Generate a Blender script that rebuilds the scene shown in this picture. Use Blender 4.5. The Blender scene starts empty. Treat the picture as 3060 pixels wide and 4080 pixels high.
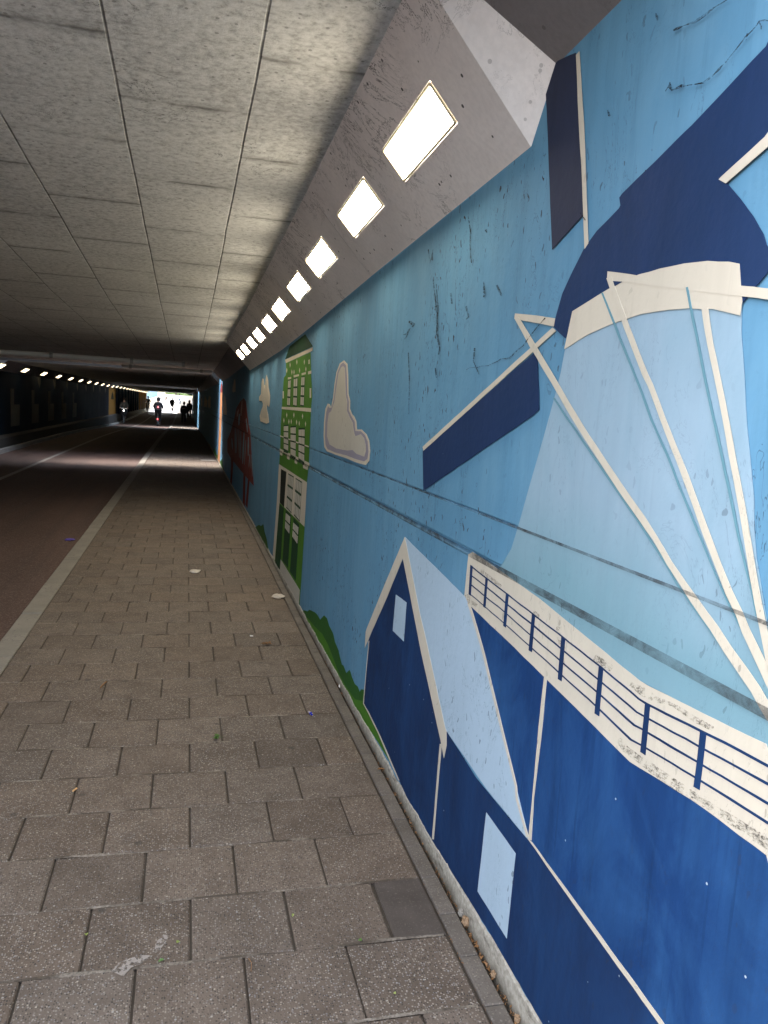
import bpy, bmesh, math, random
from mathutils import Vector, Matrix, noise
from mathutils.geometry import tessellate_polygon
random.seed(7)
R = math.radians
scene = bpy.context.scene
COL = scene.collection

# ------------------------------------------------------------------ camera
cam_d = bpy.data.cameras.new("camera")
cam = bpy.data.objects.new("camera", cam_d); COL.objects.link(cam)
cam_d.sensor_fit = 'HORIZONTAL'; cam_d.sensor_width = 36.0
cam_d.lens = 36.0 * 3156.26 / 3060.0
cam_d.clip_start = 0.05; cam_d.clip_end = 3000
right = Vector((0.96939402, -0.23856738, 0.05797273))
up = Vector((-0.02578874, 0.13587841, 0.99038982))
fwd = Vector((0.24415195, 0.96157301, -0.12556736))
m = Matrix((right, up, -fwd)).transposed().to_4x4()
m.translation = Vector((0, 0, 1.5886))
cam.matrix_world = m
scene.camera = cam

# ------------------------------------------------------------------ light
SUN_EL, SUN_AZ = R(58), R(-62)          # azimuth from +y towards +x
EXPOSURE = 3.42
w = bpy.data.worlds.new("World"); scene.world = w; w.use_nodes = True
nt = w.node_tree; nt.nodes.clear()
sky = nt.nodes.new('ShaderNodeTexSky'); sky.sky_type = 'NISHITA'; sky.sun_disc = False
sky.sun_elevation = SUN_EL; sky.sun_rotation = SUN_AZ
sky.air_density = 1.0; sky.dust_density = 3.0; sky.ozone_density = 1.0
bg = nt.nodes.new('ShaderNodeBackground'); bg.inputs[1].default_value = 0.15
wo = nt.nodes.new('ShaderNodeOutputWorld')
hs = nt.nodes.new('ShaderNodeHueSaturation'); hs.inputs['Saturation'].default_value = 0.45
nt.links.new(sky.outputs[0], hs.inputs['Color']); nt.links.new(hs.outputs[0], bg.inputs[0]); nt.links.new(bg.outputs[0], wo.inputs[0])
sun_d = bpy.data.lights.new("sun", 'SUN'); sun_d.energy = 1.0; sun_d.angle = R(25); sun_d.color = (1.0, 0.95, 0.88)
sun = bpy.data.objects.new("sun", sun_d); COL.objects.link(sun)
sdir = Vector((math.sin(SUN_AZ) * math.cos(SUN_EL), math.cos(SUN_AZ) * math.cos(SUN_EL), math.sin(SUN_EL)))
sun.rotation_euler = sdir.to_track_quat('Z', 'Y').to_euler()
sun.location = (0, -10, 30)
vs = scene.view_settings
vs.view_transform = 'Standard'; vs.look = 'None'; vs.gamma = 1.0; vs.exposure = EXPOSURE; vs.use_curve_mapping = False
scene.render.engine = 'CYCLES'
scene.cycles.use_denoising = True
scene.cycles.max_bounces = 10; scene.cycles.diffuse_bounces = 8
scene.cycles.sample_clamp_indirect = 6.0
scene.cycles.use_adaptive_sampling = True

# ------------------------------------------------------------------ object helpers
def tag(o, label=None, cat=None, group=None, kind=None):
    if label: o['label'] = label
    if cat: o['category'] = cat
    if group: o['group'] = group
    if kind: o['kind'] = kind
    return o
def link(name, me, mat=None, parent=None):
    o = bpy.data.objects.new(name, me); COL.objects.link(o)
    if mat is not None:
        for mm in (mat if isinstance(mat, (list, tuple)) else [mat]): me.materials.append(mm)
    if parent is not None: o.parent = parent
    return o
def empty(name, loc=(0, 0, 0), rz=0.0):
    o = bpy.data.objects.new(name, None); COL.objects.link(o); o.location = loc; o.rotation_euler = (0, 0, rz)
    o.empty_display_size = 0.2
    return o
class MB:
    def __init__(s): s.v = []; s.f = []; s.m = []
    def face(s, pts, mi=0):
        n = len(s.v); s.v += [tuple(p) for p in pts]; s.f.append(tuple(range(n, n + len(pts)))); s.m.append(mi)
    def hexa(s, p, mi=0, skip=()):
        # p: 8 points, 0-3 bottom ccw from above, 4-7 top
        n = len(s.v); s.v += [tuple(q) for q in p]
        F = [(3, 2, 1, 0), (4, 5, 6, 7), (0, 1, 5, 4), (1, 2, 6, 5), (2, 3, 7, 6), (3, 0, 4, 7)]
        for i, f in enumerate(F):
            if i in skip: continue
            s.f.append(tuple(n + k for k in f)); s.m.append(mi)
    def box(s, a, b, mi=0, skip=()):
        (x0, y0, z0), (x1, y1, z1) = a, b
        s.hexa([(x0, y0, z0), (x1, y0, z0), (x1, y1, z0), (x0, y1, z0), (x0, y0, z1), (x1, y0, z1), (x1, y1, z1), (x0, y1, z1)], mi, skip)
    def tube(s, p, q, r0, r1=None, n=10, caps=True, mi=0):
        r1 = r0 if r1 is None else r1
        p, q = Vector(p), Vector(q); d = (q - p).normalized()
        a = d.orthogonal().normalized(); b = d.cross(a)
        k = len(s.v)
        for c, r in ((p, r0), (q, r1)):
            for i in range(n):
                t = 2 * math.pi * i / n
                s.v.append(tuple(c + a * math.cos(t) * r + b * math.sin(t) * r))
        for i in range(n):
            j = (i + 1) % n; s.f.append((k + i, k + j, k + n + j, k + n + i)); s.m.append(mi)
        if caps:
            s.f.append(tuple(k + i for i in range(n))[::-1]); s.m.append(mi)
            s.f.append(tuple(k + n + i for i in range(n))); s.m.append(mi)
    def path(s, pts, r, n=8, mi=0):
        for a, b in zip(pts[:-1], pts[1:]): s.tube(a, b, r, r, n, True, mi)
    def ring(s, c, axis, R_, r, n=28, k=8, mi=0):
        c = Vector(c); axis = Vector(axis).normalized(); a = axis.orthogonal().normalized(); b = axis.cross(a)
        o = len(s.v)
        for i in range(n):
            t = 2 * math.pi * i / n; d = a * math.cos(t) + b * math.sin(t)
            for j in range(k):
                u = 2 * math.pi * j / k
                s.v.append(tuple(c + d * (R_ + r * math.cos(u)) + axis * r * math.sin(u)))
        for i in range(n):
            for j in range(k):
                i2, j2 = (i + 1) % n, (j + 1) % k
                s.f.append((o + i * k + j, o + i2 * k + j, o + i2 * k + j2, o + i * k + j2)); s.m.append(mi)
    def prism(s, poly, fn, t0, t1, mi=0):
        """poly in 2-D, fn(u,v,t)->xyz; a closed plate"""
        n = len(poly); tris = tessellate_polygon([[Vector((p[0], p[1], 0)) for p in poly]])
        k = len(s.v)
        for t in (t0, t1): s.v += [tuple(fn(p[0], p[1], t)) for p in poly]
        for a, b, c in tris:
            s.f.append((k + n + a, k + n + b, k + n + c)); s.m.append(mi)
            s.f.append((k + c, k + b, k + a)); s.m.append(mi)
        for i in range(n):
            j = (i + 1) % n; s.f.append((k + i, k + j, k + n + j, k + n + i)); s.m.append(mi)
    def build(s, name, mat=None, parent=None, smooth=False, bevel=0.0, fix=True):
        me = bpy.data.meshes.new(name); me.from_pydata(s.v, [], s.f)
        me.polygons.foreach_set('material_index', s.m)
        if fix:
            bm = bmesh.new(); bm.from_mesh(me)
            bmesh.ops.recalc_face_normals(bm, faces=bm.faces)
            bm.to_mesh(me); bm.free()
        if smooth: me.polygons.foreach_set('use_smooth', [True] * len(me.polygons))
        me.update()
        o = link(name, me, mat, parent)
        if bevel:
            b = o.modifiers.new('bevel', 'BEVEL'); b.width = bevel; b.segments = 2; b.limit_method = 'ANGLE'
        return o

# ------------------------------------------------------------------ material helpers
class NT:
    def __init__(s, name):
        s.m = bpy.data.materials.new(name); s.m.use_nodes = True
        s.t = s.m.node_tree; s.t.nodes.clear()
        s.out = s.t.nodes.new('ShaderNodeOutputMaterial')
        s.bs = s.t.nodes.new('ShaderNodeBsdfPrincipled'); s.t.links.new(s.bs.outputs[0], s.out.inputs[0])
        tc = s.t.nodes.new('ShaderNodeTexCoord'); s.pos = tc.outputs['Object']
    def L(s, a, b): s.t.links.new(a, b)
    def put(s, sock, v):
        if hasattr(v, 'is_linked') or isinstance(v, bpy.types.NodeSocket): s.L(v, sock)
        else: sock.default_value = v
    def math(s, op, a, b=0.0, clamp=False):
        n = s.t.nodes.new('ShaderNodeMath'); n.operation = op; n.use_clamp = clamp
        s.put(n.inputs[0], a); s.put(n.inputs[1], b); return n.outputs[0]
    def map(s, scale=(1, 1, 1), loc=(0, 0, 0), vec=None):
        n = s.t.nodes.new('ShaderNodeMapping'); n.inputs['Scale'].default_value = scale; n.inputs['Location'].default_value = loc
        s.L(vec or s.pos, n.inputs['Vector']); return n.outputs[0]
    def noise(s, scale, vec=None, detail=3, rough=0.55, dist=0.0):
        n = s.t.nodes.new('ShaderNodeTexNoise'); n.inputs['Scale'].default_value = scale
        n.inputs['Detail'].default_value = detail; n.inputs['Roughness'].default_value = rough; n.inputs['Distortion'].default_value = dist
        s.L(vec or s.pos, n.inputs['Vector']); return n.outputs['Fac']
    def voro(s, scale, vec=None, feature='F1', out='Distance', rand=1.0):
        n = s.t.nodes.new('ShaderNodeTexVoronoi'); n.feature = feature; n.inputs['Scale'].default_value = scale
        n.inputs['Randomness'].default_value = rand
        s.L(vec or s.pos, n.inputs['Vector']); return n.outputs[out]
    def step(s, v, a, b, ta=0.0, tb=1.0):
        n = s.t.nodes.new('ShaderNodeMapRange'); n.clamp = True
        s.put(n.inputs[0], v); n.inputs[1].default_value = a; n.inputs[2].default_value = b; n.inputs[3].default_value = ta; n.inputs[4].default_value = tb
        return n.outputs[0]
    def mix(s, f, a, b, mode='MIX'):
        n = s.t.nodes.new('ShaderNodeMix'); n.data_type = 'RGBA'; n.blend_type = mode
        s.put(n.inputs[0], f)
        for i, v in ((6, a), (7, b)):
            if isinstance(v, (tuple, list)): n.inputs[i].default_value = (*v[:3], 1)
            elif isinstance(v, (int, float)): n.inputs[i].default_value = (v, v, v, 1)
            else: s.L(v, n.inputs[i])
        return n.outputs[2]
    def xyz(s, vec=None):
        n = s.t.nodes.new('ShaderNodeSeparateXYZ'); s.L(vec or s.pos, n.inputs[0]); return n.outputs
    def bump(s, h, strength=0.3, dist=0.01):
        n = s.t.nodes.new('ShaderNodeBump'); n.inputs['Strength'].default_value = strength; n.inputs['Distance'].default_value = dist
        s.L(h, n.inputs['Height']); s.L(n.outputs[0], s.bs.inputs['Normal'])
    def fin(s, col, rough=0.7, spec=0.3, metal=0.0):
        s.put(s.bs.inputs['Base Color'], (*col[:3], 1) if isinstance(col, (tuple, list)) else col)
        s.put(s.bs.inputs['Roughness'], rough); s.bs.inputs['Specular IOR Level'].default_value = spec
        s.bs.inputs['Metallic'].default_value = metal
        return s.m

def paint(name, rgb, var=0.12, specks=0.6, streak=0.10, rough=0.55, chips=0.0, brush=0.0, brush_to=None, ztint=None):
    """old matt wall paint: brush unevenness, run marks, small black knocks and hairlines"""
    t = NT(name)
    K_ = 0.88
    rgb = tuple(k * K_ for k in rgb)
    if brush_to: brush_to = tuple(k * K_ for k in brush_to)
    if ztint: ztint = tuple(k * K_ for k in ztint)
    big = t.noise(1.1, detail=4, rough=0.6)
    c = t.mix(t.step(big, 0.3, 0.7), tuple(k * (1 - var) for k in rgb), tuple(min(1, k * (1 + var)) for k in rgb))
    if brush_to:
        bn = t.noise(1.0, t.map((1, 4.2, 2.0), vec=t.pos), detail=5, rough=0.62, dist=0.9)
        c = t.mix(t.step(bn, 0.42, 0.68, 0, brush), c, brush_to)
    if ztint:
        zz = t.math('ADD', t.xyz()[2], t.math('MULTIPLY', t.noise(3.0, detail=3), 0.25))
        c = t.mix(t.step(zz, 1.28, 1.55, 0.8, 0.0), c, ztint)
    st = t.noise(1.0, t.map((3, 16, 1.3)), detail=4, rough=0.6)
    c = t.mix(t.step(st, 0.48, 0.72, 0, streak), c, tuple(k * 0.45 for k in rgb))
    st2 = t.noise(1.0, t.map((3, 55, 2.4)), detail=3)
    c = t.mix(t.step(st2, 0.62, 0.78, 0, streak * 1.3), c, tuple(k * 0.5 for k in rgb))
    if specks > 0:
        zone = t.noise(1.7, t.map((1, 1, 1), (3.1, 2.2, 1.0)), detail=2)
        zone = t.step(zone, 0.42, 0.58, 0.12, 1)
        wv = t.t.nodes.new('ShaderNodeVectorMath'); wv.operation = 'ADD'
        wn = t.t.nodes.new('ShaderNodeTexNoise'); wn.inputs['Scale'].default_value = 22; t.L(t.pos, wn.inputs['Vector'])
        ws_ = t.t.nodes.new('ShaderNodeVectorMath'); ws_.operation = 'SCALE'; ws_.inputs['Scale'].default_value = 0.05; t.L(wn.outputs['Color'], ws_.inputs[0])
        t.L(t.pos, wv.inputs[0]); t.L(ws_.outputs[0], wv.inputs[1])
        warp = t.map((1, 40, 15), vec=wv.outputs[0])
        vd = t.voro(1.0, warp); vc = t.voro(1.0, warp, out='Color')
        pick = t.math('GREATER_THAN', t.xyz(vc)[0], 0.70)
        sp = t.math('MULTIPLY', t.math('LESS_THAN', vd, 0.15), pick)
        warp2 = t.map((1, 60, 42), (1.7, 0.3, 0.9)); vd2 = t.voro(1.0, warp2); vc2 = t.voro(1.0, warp2, out='Color')
        sp2 = t.math('MULTIPLY', t.math('LESS_THAN', vd2, 0.16), t.math('GREATER_THAN', t.xyz(vc2)[0], 0.93))
        hair = t.noise(1.0, t.map((1, 5, 2.2), (4, 1, 7)), detail=5, rough=0.7, dist=1.6)
        ha = t.math('LESS_THAN', t.math('ABSOLUTE', t.math('SUBTRACT', hair, 0.5)), 0.0036)
        tot = t.math('MULTIPLY', t.math('ADD', sp, t.math('MULTIPLY', ha, 0.6)), zone)
        tot = t.math('ADD', tot, t.math('MULTIPLY', sp2, 0.6), True)
        c = t.mix(t.math('MULTIPLY', tot, specks), c, (0.03, 0.03, 0.035))
    if chips > 0:
        ch = t.voro(26.0); chc = t.voro(26.0, out='Color')
        cc = t.math('MULTIPLY', t.math('LESS_THAN', ch, 0.065), t.math('GREATER_THAN', t.xyz(chc)[1], 0.92))
        c = t.mix(t.math('MULTIPLY', cc, chips), c, (0.5, 0.6, 0.66))
    fine = t.noise(38.0, detail=4)
    t.bump(fine, 0.22, 0.006)
    return t.fin(c, t.step(big, 0.2, 0.8, rough + 0.05, rough + 0.25), 0.12)

M = {}
M['sky_paint'] = paint('sky_blue_wall_paint', (0.115, 0.275, 0.415), 0.13, 1.0, 0.22, brush=0.5, brush_to=(0.165, 0.335, 0.465))
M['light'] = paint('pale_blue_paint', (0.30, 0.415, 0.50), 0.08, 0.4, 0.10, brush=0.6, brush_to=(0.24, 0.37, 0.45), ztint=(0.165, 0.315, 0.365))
M['pale'] = paint('pale_roof_paint', (0.40, 0.52, 0.62), 0.07, 0.5, 0.08)
M['navy'] = paint('navy_paint', (0.010, 0.030, 0.090), 0.18, 0.3, 0.2, chips=0.5, brush=0.7, brush_to=(0.014, 0.055, 0.160))
M['navy_dark'] = paint('dark_navy_paint', (0.013, 0.034, 0.095), 0.14, 0.15, 0.10, chips=0.2, brush=0.4, brush_to=(0.022, 0.045, 0.125))
M['navy_worn'] = paint('worn_navy_paint', (0.026, 0.033, 0.065), 0.15, 0.2, 0.2)
M['navy_bright'] = paint('royal_blue_paint', (0.010, 0.044, 0.145), 0.18, 0.2, 0.35, chips=0.7, brush=0.8, brush_to=(0.026, 0.096, 0.250))
M['cream'] = paint('cream_paint', (0.60, 0.54, 0.435), 0.07, 0.35, 0.12)
M['cream_dim'] = paint('dull_cream_paint', (0.50, 0.47, 0.40), 0.08, 0.4, 0.10)
M['mauve'] = paint('mauve_grey_paint', (0.30, 0.28, 0.34), 0.08, 0.2, 0.05)
M['green_grey'] = paint('grey_green_paint', (0.13, 0.27, 0.32), 0.05, 0.0, 0.05)
M['leaf_green'] = paint('leaf_green_paint', (0.075, 0.21, 0.022), 0.15, 0.2, 0.15, brush=0.6, brush_to=(0.05, 0.16, 0.02))
M['bush_dark'] = paint('bush_green_paint', (0.030, 0.11, 0.022), 0.15, 0.2, 0.15)
M['deep_green'] = paint('deep_green_paint', (0.010, 0.052, 0.020), 0.12, 0.1, 0.1)
M['dark'] = paint('green_black_paint', (0.006, 0.012, 0.010), 0.12, 0.0, 0.1)
M['orange'] = paint('orange_paint', (0.36, 0.16, 0.075), 0.1, 0.1, 0.1)
M['spire_red'] = paint('spire_red_paint', (0.16, 0.03, 0.03), 0.1, 0.1, 0.1)
M['red'] = paint('brick_red_paint', (0.17, 0.036, 0.032), 0.25, 0.1, 0.3, brush=0.6, brush_to=(0.25, 0.062, 0.045))
M['red_dark'] = paint('dark_red_paint', (0.15, 0.022, 0.022), 0.2, 0.1, 0.2)
M['pinkish'] = paint('pinkish_paint', (0.5, 0.33, 0.30), 0.1, 0.1, 0.1)
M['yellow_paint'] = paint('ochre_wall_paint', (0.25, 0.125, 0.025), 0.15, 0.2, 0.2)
M['dull_block'] = paint('drab_cream_paint', (0.15, 0.14, 0.11), 0.2, 0.2, 0.3)  # darkened cream for the blocks and drips on the left wall
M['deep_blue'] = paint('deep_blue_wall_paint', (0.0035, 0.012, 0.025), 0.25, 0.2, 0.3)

def scuff_mat(name, col, thr, scale, amax=1.0, soft=0.06, zone_lo=0.35):
    t = NT(name)
    n1 = t.noise(scale, t.map((1, 1, 1.8)), detail=6, rough=0.75, dist=0.8)
    a = t.step(n1, thr, thr + soft, 0, amax)
    a = t.math('MULTIPLY', a, t.step(t.noise(scale * 0.22, detail=3, rough=0.6), 0.40, 0.56, zone_lo, 1))
    tr = t.t.nodes.new('ShaderNodeBsdfTransparent'); mx = t.t.nodes.new('ShaderNodeMixShader')
    t.L(a, mx.inputs[0]); t.L(tr.outputs[0], mx.inputs[1]); t.L(t.bs.outputs[0], mx.inputs[2]); t.L(mx.outputs[0], t.out.inputs[0])
    return t.fin(col, 0.8, 0.1)
M['crack'] = scuff_mat('dirt_in_crack', (0.022, 0.024, 0.028), 0.42, 90, 0.85, 0.16)
M['scuff'] = scuff_mat('scraped_paint', (0.10, 0.092, 0.078), 0.48, 150, 0.6, 0.16, 0.0)
M['seam'] = scuff_mat('joint_dirt', (0.060, 0.064, 0.066), 0.22, 16, 0.62, 0.50)

def ceiling_mat():
    t = NT('board_marked_concrete')
    x, y, z = t.xyz()
    wob = t.math('MULTIPLY', t.math('SUBTRACT', t.noise(1.3, detail=2), 0.5), 0.012)
    u = t.math('DIVIDE', t.math('SUBTRACT', t.math('ADD', x, wob), 0.2), 0.475)
    row = t.math('FLOOR', u)
    du = t.math('MULTIPLY', t.math('SUBTRACT', 0.5, t.math('ABSOLUTE', t.math('SUBTRACT', t.math('FRACT', u), 0.5))), 0.475)
    wob2 = t.math('MULTIPLY', t.math('SUBTRACT', t.noise(14, detail=5), 0.5), 0.045)
    v = t.math('ADD', t.math('DIVIDE', t.math('SUBTRACT', t.math('ADD', y, wob2), 2.79), 0.955), t.math('MULTIPLY', row, 0.5))
    dv = t.math('MULTIPLY', t.math('SUBTRACT', 0.5, t.math('ABSOLUTE', t.math('SUBTRACT', t.math('FRACT', v), 0.5))), 0.955)
    seam_u = t.math('MULTIPLY', t.step(du, 0.0015, 0.0060, 1, 0), t.step(t.noise(6.0, detail=4), 0.30, 0.55, 0.55, 1))
    gate = t.step(t.noise(5.0, t.map((1, 1, 1), (9, 2, 0)), detail=4), 0.36, 0.56, 0.06, 1)
    seam_v = t.math('MULTIPLY', t.step(dv, 0.002, 0.016, 1, 0), gate)
    cell = t.t.nodes.new('ShaderNodeTexWhiteNoise'); cell.noise_dimensions = '2D'
    cb = t.t.nodes.new('ShaderNodeCombineXYZ'); t.L(row, cb.inputs[0]); t.L(t.math('FLOOR', v), cb.inputs[1]); t.L(cb.outputs[0], cell.inputs['Vector'])
    base = t.mix(t.step(t.noise(0.9, detail=5, rough=0.6), 0.3, 0.7), (0.40, 0.39, 0.37), (0.54, 0.53, 0.50))
    base = t.mix(t.math('MULTIPLY', cell.outputs['Value'], 0.13), base, (0.24, 0.235, 0.22))
    mot = t.noise(32, detail=5, rough=0.75)
    base = t.mix(t.step(mot, 0.48, 0.62, 0, 0.45), base, (0.68, 0.67, 0.64))
    base = t.mix(t.step(mot, 0.48, 0.34, 0, 0.60), base, (0.19, 0.183, 0.17))
    pit = t.voro(34); pc = t.voro(34, out='Color')
    pm = t.math('MULTIPLY', t.math('LESS_THAN', pit, 0.22), t.math('GREATER_THAN', t.xyz(pc)[0], 0.86))
    base = t.mix(t.math('MULTIPLY', pm, 0.6), base, (0.12, 0.115, 0.11))
    smear = t.noise(1.0, t.map((2.2, 9, 1)), detail=5, rough=0.65, dist=0.6)
    base = t.mix(t.step(smear, 0.60, 0.74, 0, 0.4), base, (0.16, 0.155, 0.145))
    hair = t.noise(2.6, t.map((1, 1, 1), (5, 8, 0)), detail=6, rough=0.7, dist=1.5)
    hm = t.math('MULTIPLY', t.math('LESS_THAN', t.math('ABSOLUTE', t.math('SUBTRACT', hair, 0.5)), 0.004), t.step(t.noise(1.9, t.map((1, 1, 1), (1, 12, 0))), 0.54, 0.62))
    base = t.mix(t.math('MULTIPLY', hm, 0.75), base, (0.06, 0.06, 0.055))
    halo = t.math('MULTIPLY', t.step(dv, 0.005, 0.06, 1, 0), t.math('MULTIPLY', gate, 0.55))
    base = t.mix(halo, base, (0.20, 0.195, 0.18))
    base = t.mix(t.math('MULTIPLY', seam_v, 0.75), base, (0.10, 0.095, 0.085))
    base = t.mix(t.math('MULTIPLY', seam_u, 0.9), base, (0.05, 0.048, 0.045))
    h = t.math('SUBTRACT', t.math('MULTIPLY', mot, 0.5), t.math('ADD', seam_u, t.math('MULTIPLY', seam_v, 0.4)))
    t.bump(h, 0.45, 0.008)
    return t.fin(base, 0.85, 0.2)
M['ceiling'] = ceiling_mat()

def concrete(name, rgb, mark=0.5, scale=1.0):
    t = NT(name); cr = 0.0
    b = t.mix(t.step(t.noise(1.4 * scale, detail=5, rough=0.6), 0.3, 0.7), tuple(k * 0.86 for k in rgb), tuple(k * 1.12 for k in rgb))
    fine = t.noise(55, detail=4)
    b = t.mix(t.step(fine, 0.4, 0.65, 0, 0.18), b, tuple(k * 0.6 for k in rgb))
    mk = t.noise(1.0, t.map((5, 14, 5), (2, 3, 4)), detail=4, rough=0.65, dist=0.8)
    zone = t.step(t.noise(2.0, t.map((1, 1, 1), (7, 7, 7)), detail=2), 0.45, 0.6)
    b = t.mix(t.math('MULTIPLY', t.math('MULTIPLY', t.step(mk, 0.69, 0.72), zone), mark * 0.6), b, (0.06, 0.058, 0.055))
    hair = t.noise(3.0, t.map((1, 1, 1), (1, 8, 3)), detail=7, rough=0.72, dist=1.8)
    hm = t.math('MULTIPLY', t.math('LESS_THAN', t.math('ABSOLUTE', t.math('SUBTRACT', hair, 0.5)), 0.0055), zone)
    b = t.mix(t.math('MULTIPLY', hm, mark), b, (0.07, 0.065, 0.06))
    vd = t.voro(26); vc = t.voro(26, out='Color')
    b = t.mix(t.math('MULTIPLY', t.math('MULTIPLY', t.math('LESS_THAN', vd, 0.16), t.math('GREATER_THAN', t.xyz(vc)[0], 0.80)), mark), b, (0.09, 0.085, 0.08))
    t.bump(fine, 0.2, 0.004)
    return t.fin(b, 0.75, 0.25)
M['panel'] = concrete('painted_panel_concrete', (0.80, 0.755, 0.735), 1.0)
M['end_plate'] = concrete('pale_lit_panel_trim', (0.82, 0.78, 0.76), 0.35)  # panel concrete made paler: daylight on the end face put into the colour
M['haunch'] = concrete('grey_painted_haunch', (0.20, 0.19, 0.195), 0.6)
M['dark_face'] = concrete('dark_grey_concrete', (0.055, 0.052, 0.048), 0.3)  # dark grey concrete for deck end faces and the left plinth
M['raw'] = concrete('raw_concrete', (0.30, 0.29, 0.27), 0.5)
M['kerb'] = concrete('kerb_concrete', (0.22, 0.20, 0.17), 0.8, 3)
def footing_mat():
    t = NT('lime_washed_footing'); n_ = t.noise(1.0, t.map((4, 9, 30)), detail=6, rough=0.7); f_ = t.noise(60, detail=4)
    b = t.mix(t.step(f_, 0.35, 0.65), (0.30, 0.275, 0.225), (0.43, 0.40, 0.34))
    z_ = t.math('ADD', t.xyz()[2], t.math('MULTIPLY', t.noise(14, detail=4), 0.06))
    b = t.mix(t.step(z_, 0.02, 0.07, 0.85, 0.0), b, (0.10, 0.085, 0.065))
    b = t.mix(t.step(n_, 0.54, 0.66, 0, 0.75), b, (0.11, 0.095, 0.075))
    t.bump(f_, 0.6, 0.006)
    return t.fin(b, 0.9, 0.1)
M['footing'] = footing_mat()
M['cream_wall'] = concrete('cream_wall', (0.5, 0.47, 0.40), 0.4)
M['white_line'] = concrete('worn_white_marking', (0.27, 0.25, 0.22), 0.9, 4)
M['outer_wall'] = concrete('pale_outer_wall', (0.66, 0.56, 0.34), 0.2)
M['ramp'] = concrete('pale_ramp_paving', (0.66, 0.64, 0.62), 0.2)
M['verge'] = concrete('sandy_verge', (0.70, 0.56, 0.30), 0.2)

def paver_mat(name, lo, hi, agg=1.0, attr=True):
    t = NT(name)
    b = t.mix(t.step(t.noise(7, detail=5, rough=0.6), 0.3, 0.7), lo, hi)
    if attr:
        a = t.t.nodes.new('ShaderNodeAttribute'); a.attribute_name = 'tint'
        b = t.mix(1.0, b, a.outputs['Color'], 'MULTIPLY')
        wear = a.outputs['Alpha']
    else: wear = 0.5
    v = t.voro(150); vc = t.voro(150, out='Color'); cx = t.xyz(vc)
    chip = t.step(v, 0.30, 0.48, 1, 0)
    lightc = t.math('MULTIPLY', t.math('MULTIPLY', chip, t.math('GREATER_THAN', cx[0], 0.58)), t.math('ADD', 0.25 * agg, t.math('MULTIPLY', wear, 0.6 * agg)))
    b = t.mix(lightc, b, t.mix(cx[1], (0.34, 0.29, 0.23), (0.19, 0.185, 0.19)))
    dark = t.math('MULTIPLY', t.math('MULTIPLY', chip, t.math('LESS_THAN', cx[0], 0.30)), 0.8 * agg)
    b = t.mix(dark, b, (0.035, 0.03, 0.028))
    v2 = t.voro(88, t.map((1, 1, 1), (3, 4, 5))); vc2 = t.xyz(t.voro(88, t.map((1, 1, 1), (3, 4, 5)), out='Color'))
    big = t.math('MULTIPLY', t.math('MULTIPLY', t.step(v2, 0.22, 0.34, 1, 0), t.math('GREATER_THAN', vc2[0], 0.93)), 0.7 * agg)
    b = t.mix(big, b, t.mix(vc2[1], (0.42, 0.36, 0.28), (0.30, 0.30, 0.30)))
    stain = t.noise(3.4, t.map((1, 1, 1), (6, 1, 2)), detail=5, rough=0.65, dist=0.5)
    b = t.mix(t.step(stain, 0.60, 0.74, 0, 0.45), b, (0.05, 0.045, 0.04))
    gum = t.voro(4.2, t.map((1, 1, 1), (2, 9, 1))); 
    b = t.mix(t.math('MULTIPLY', t.step(gum, 0.05, 0.085, 1, 0), 0.6), b, (0.04, 0.036, 0.032))
    grit = t.noise(170, detail=3)
    t.bump(t.math('ADD', t.math('MULTIPLY', t.step(v, 0.0, 0.6, 1, 0), 0.6), t.math('MULTIPLY', grit, 0.6)), 0.55 * agg, 0.004)
    return t.fin(b, 0.82, 0.3)
M['paver'] = paver_mat('exposed_aggregate_slab', (0.092, 0.070, 0.053), (0.140, 0.109, 0.085))
M['smooth_slab'] = paver_mat('smooth_slab', (0.055, 0.044, 0.037), (0.085, 0.070, 0.060), 0.15, False)
M['edge_brick'] = paver_mat('edging_brick', (0.088, 0.075, 0.063), (0.132, 0.114, 0.098), 0.35)
M['joint'] = concrete('dirty_joint_sand', (0.050, 0.040, 0.031), 0.3, 6)
def sand_mat():
    t = NT('joint_sand'); n_ = t.noise(5.0, detail=5, rough=0.65); f_ = t.noise(90, detail=3)
    b = t.mix(t.step(n_, 0.46, 0.62), (0.085, 0.068, 0.053), (0.27, 0.235, 0.195)); b = t.mix(t.step(f_, 0.45, 0.6, 0, 0.5), b, (0.06, 0.05, 0.04)); t.bump(f_, 0.5, 0.004)
    return t.fin(b, 0.9, 0.15)
M['sand'] = sand_mat()
def asphalt():
    t = NT('red_brown_asphalt')
    b = t.mix(t.step(t.noise(0.8, t.map((1.5, 0.35, 1)), detail=5), 0.35, 0.65), (0.062, 0.036, 0.028), (0.095, 0.056, 0.044))
    streak = t.noise(1.0, t.map((5, 0.12, 1), (3, 0, 0)), detail=3)
    b = t.mix(t.step(streak, 0.5, 0.7, 0, 0.45), b, (0.036, 0.027, 0.024))
    v = t.voro(120); vc = t.xyz(t.voro(120, out='Color'))
    b = t.mix(t.math('MULTIPLY', t.math('GREATER_THAN', vc[0], 0.8), 0.4), b, (0.22, 0.17, 0.15))
    t.bump(v, 0.4, 0.004)
    return t.fin(b, 0.75, 0.35)
M['asphalt'] = asphalt()
def grass():
    t = NT('grass_bank'); b = t.mix(t.noise(6, detail=6), (0.05, 0.085, 0.015), (0.11, 0.15, 0.03)); t.bump(t.noise(40, detail=3), 0.5, 0.05); return t.fin(b, 0.9, 0.1)
M['grass'] = grass()
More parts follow.
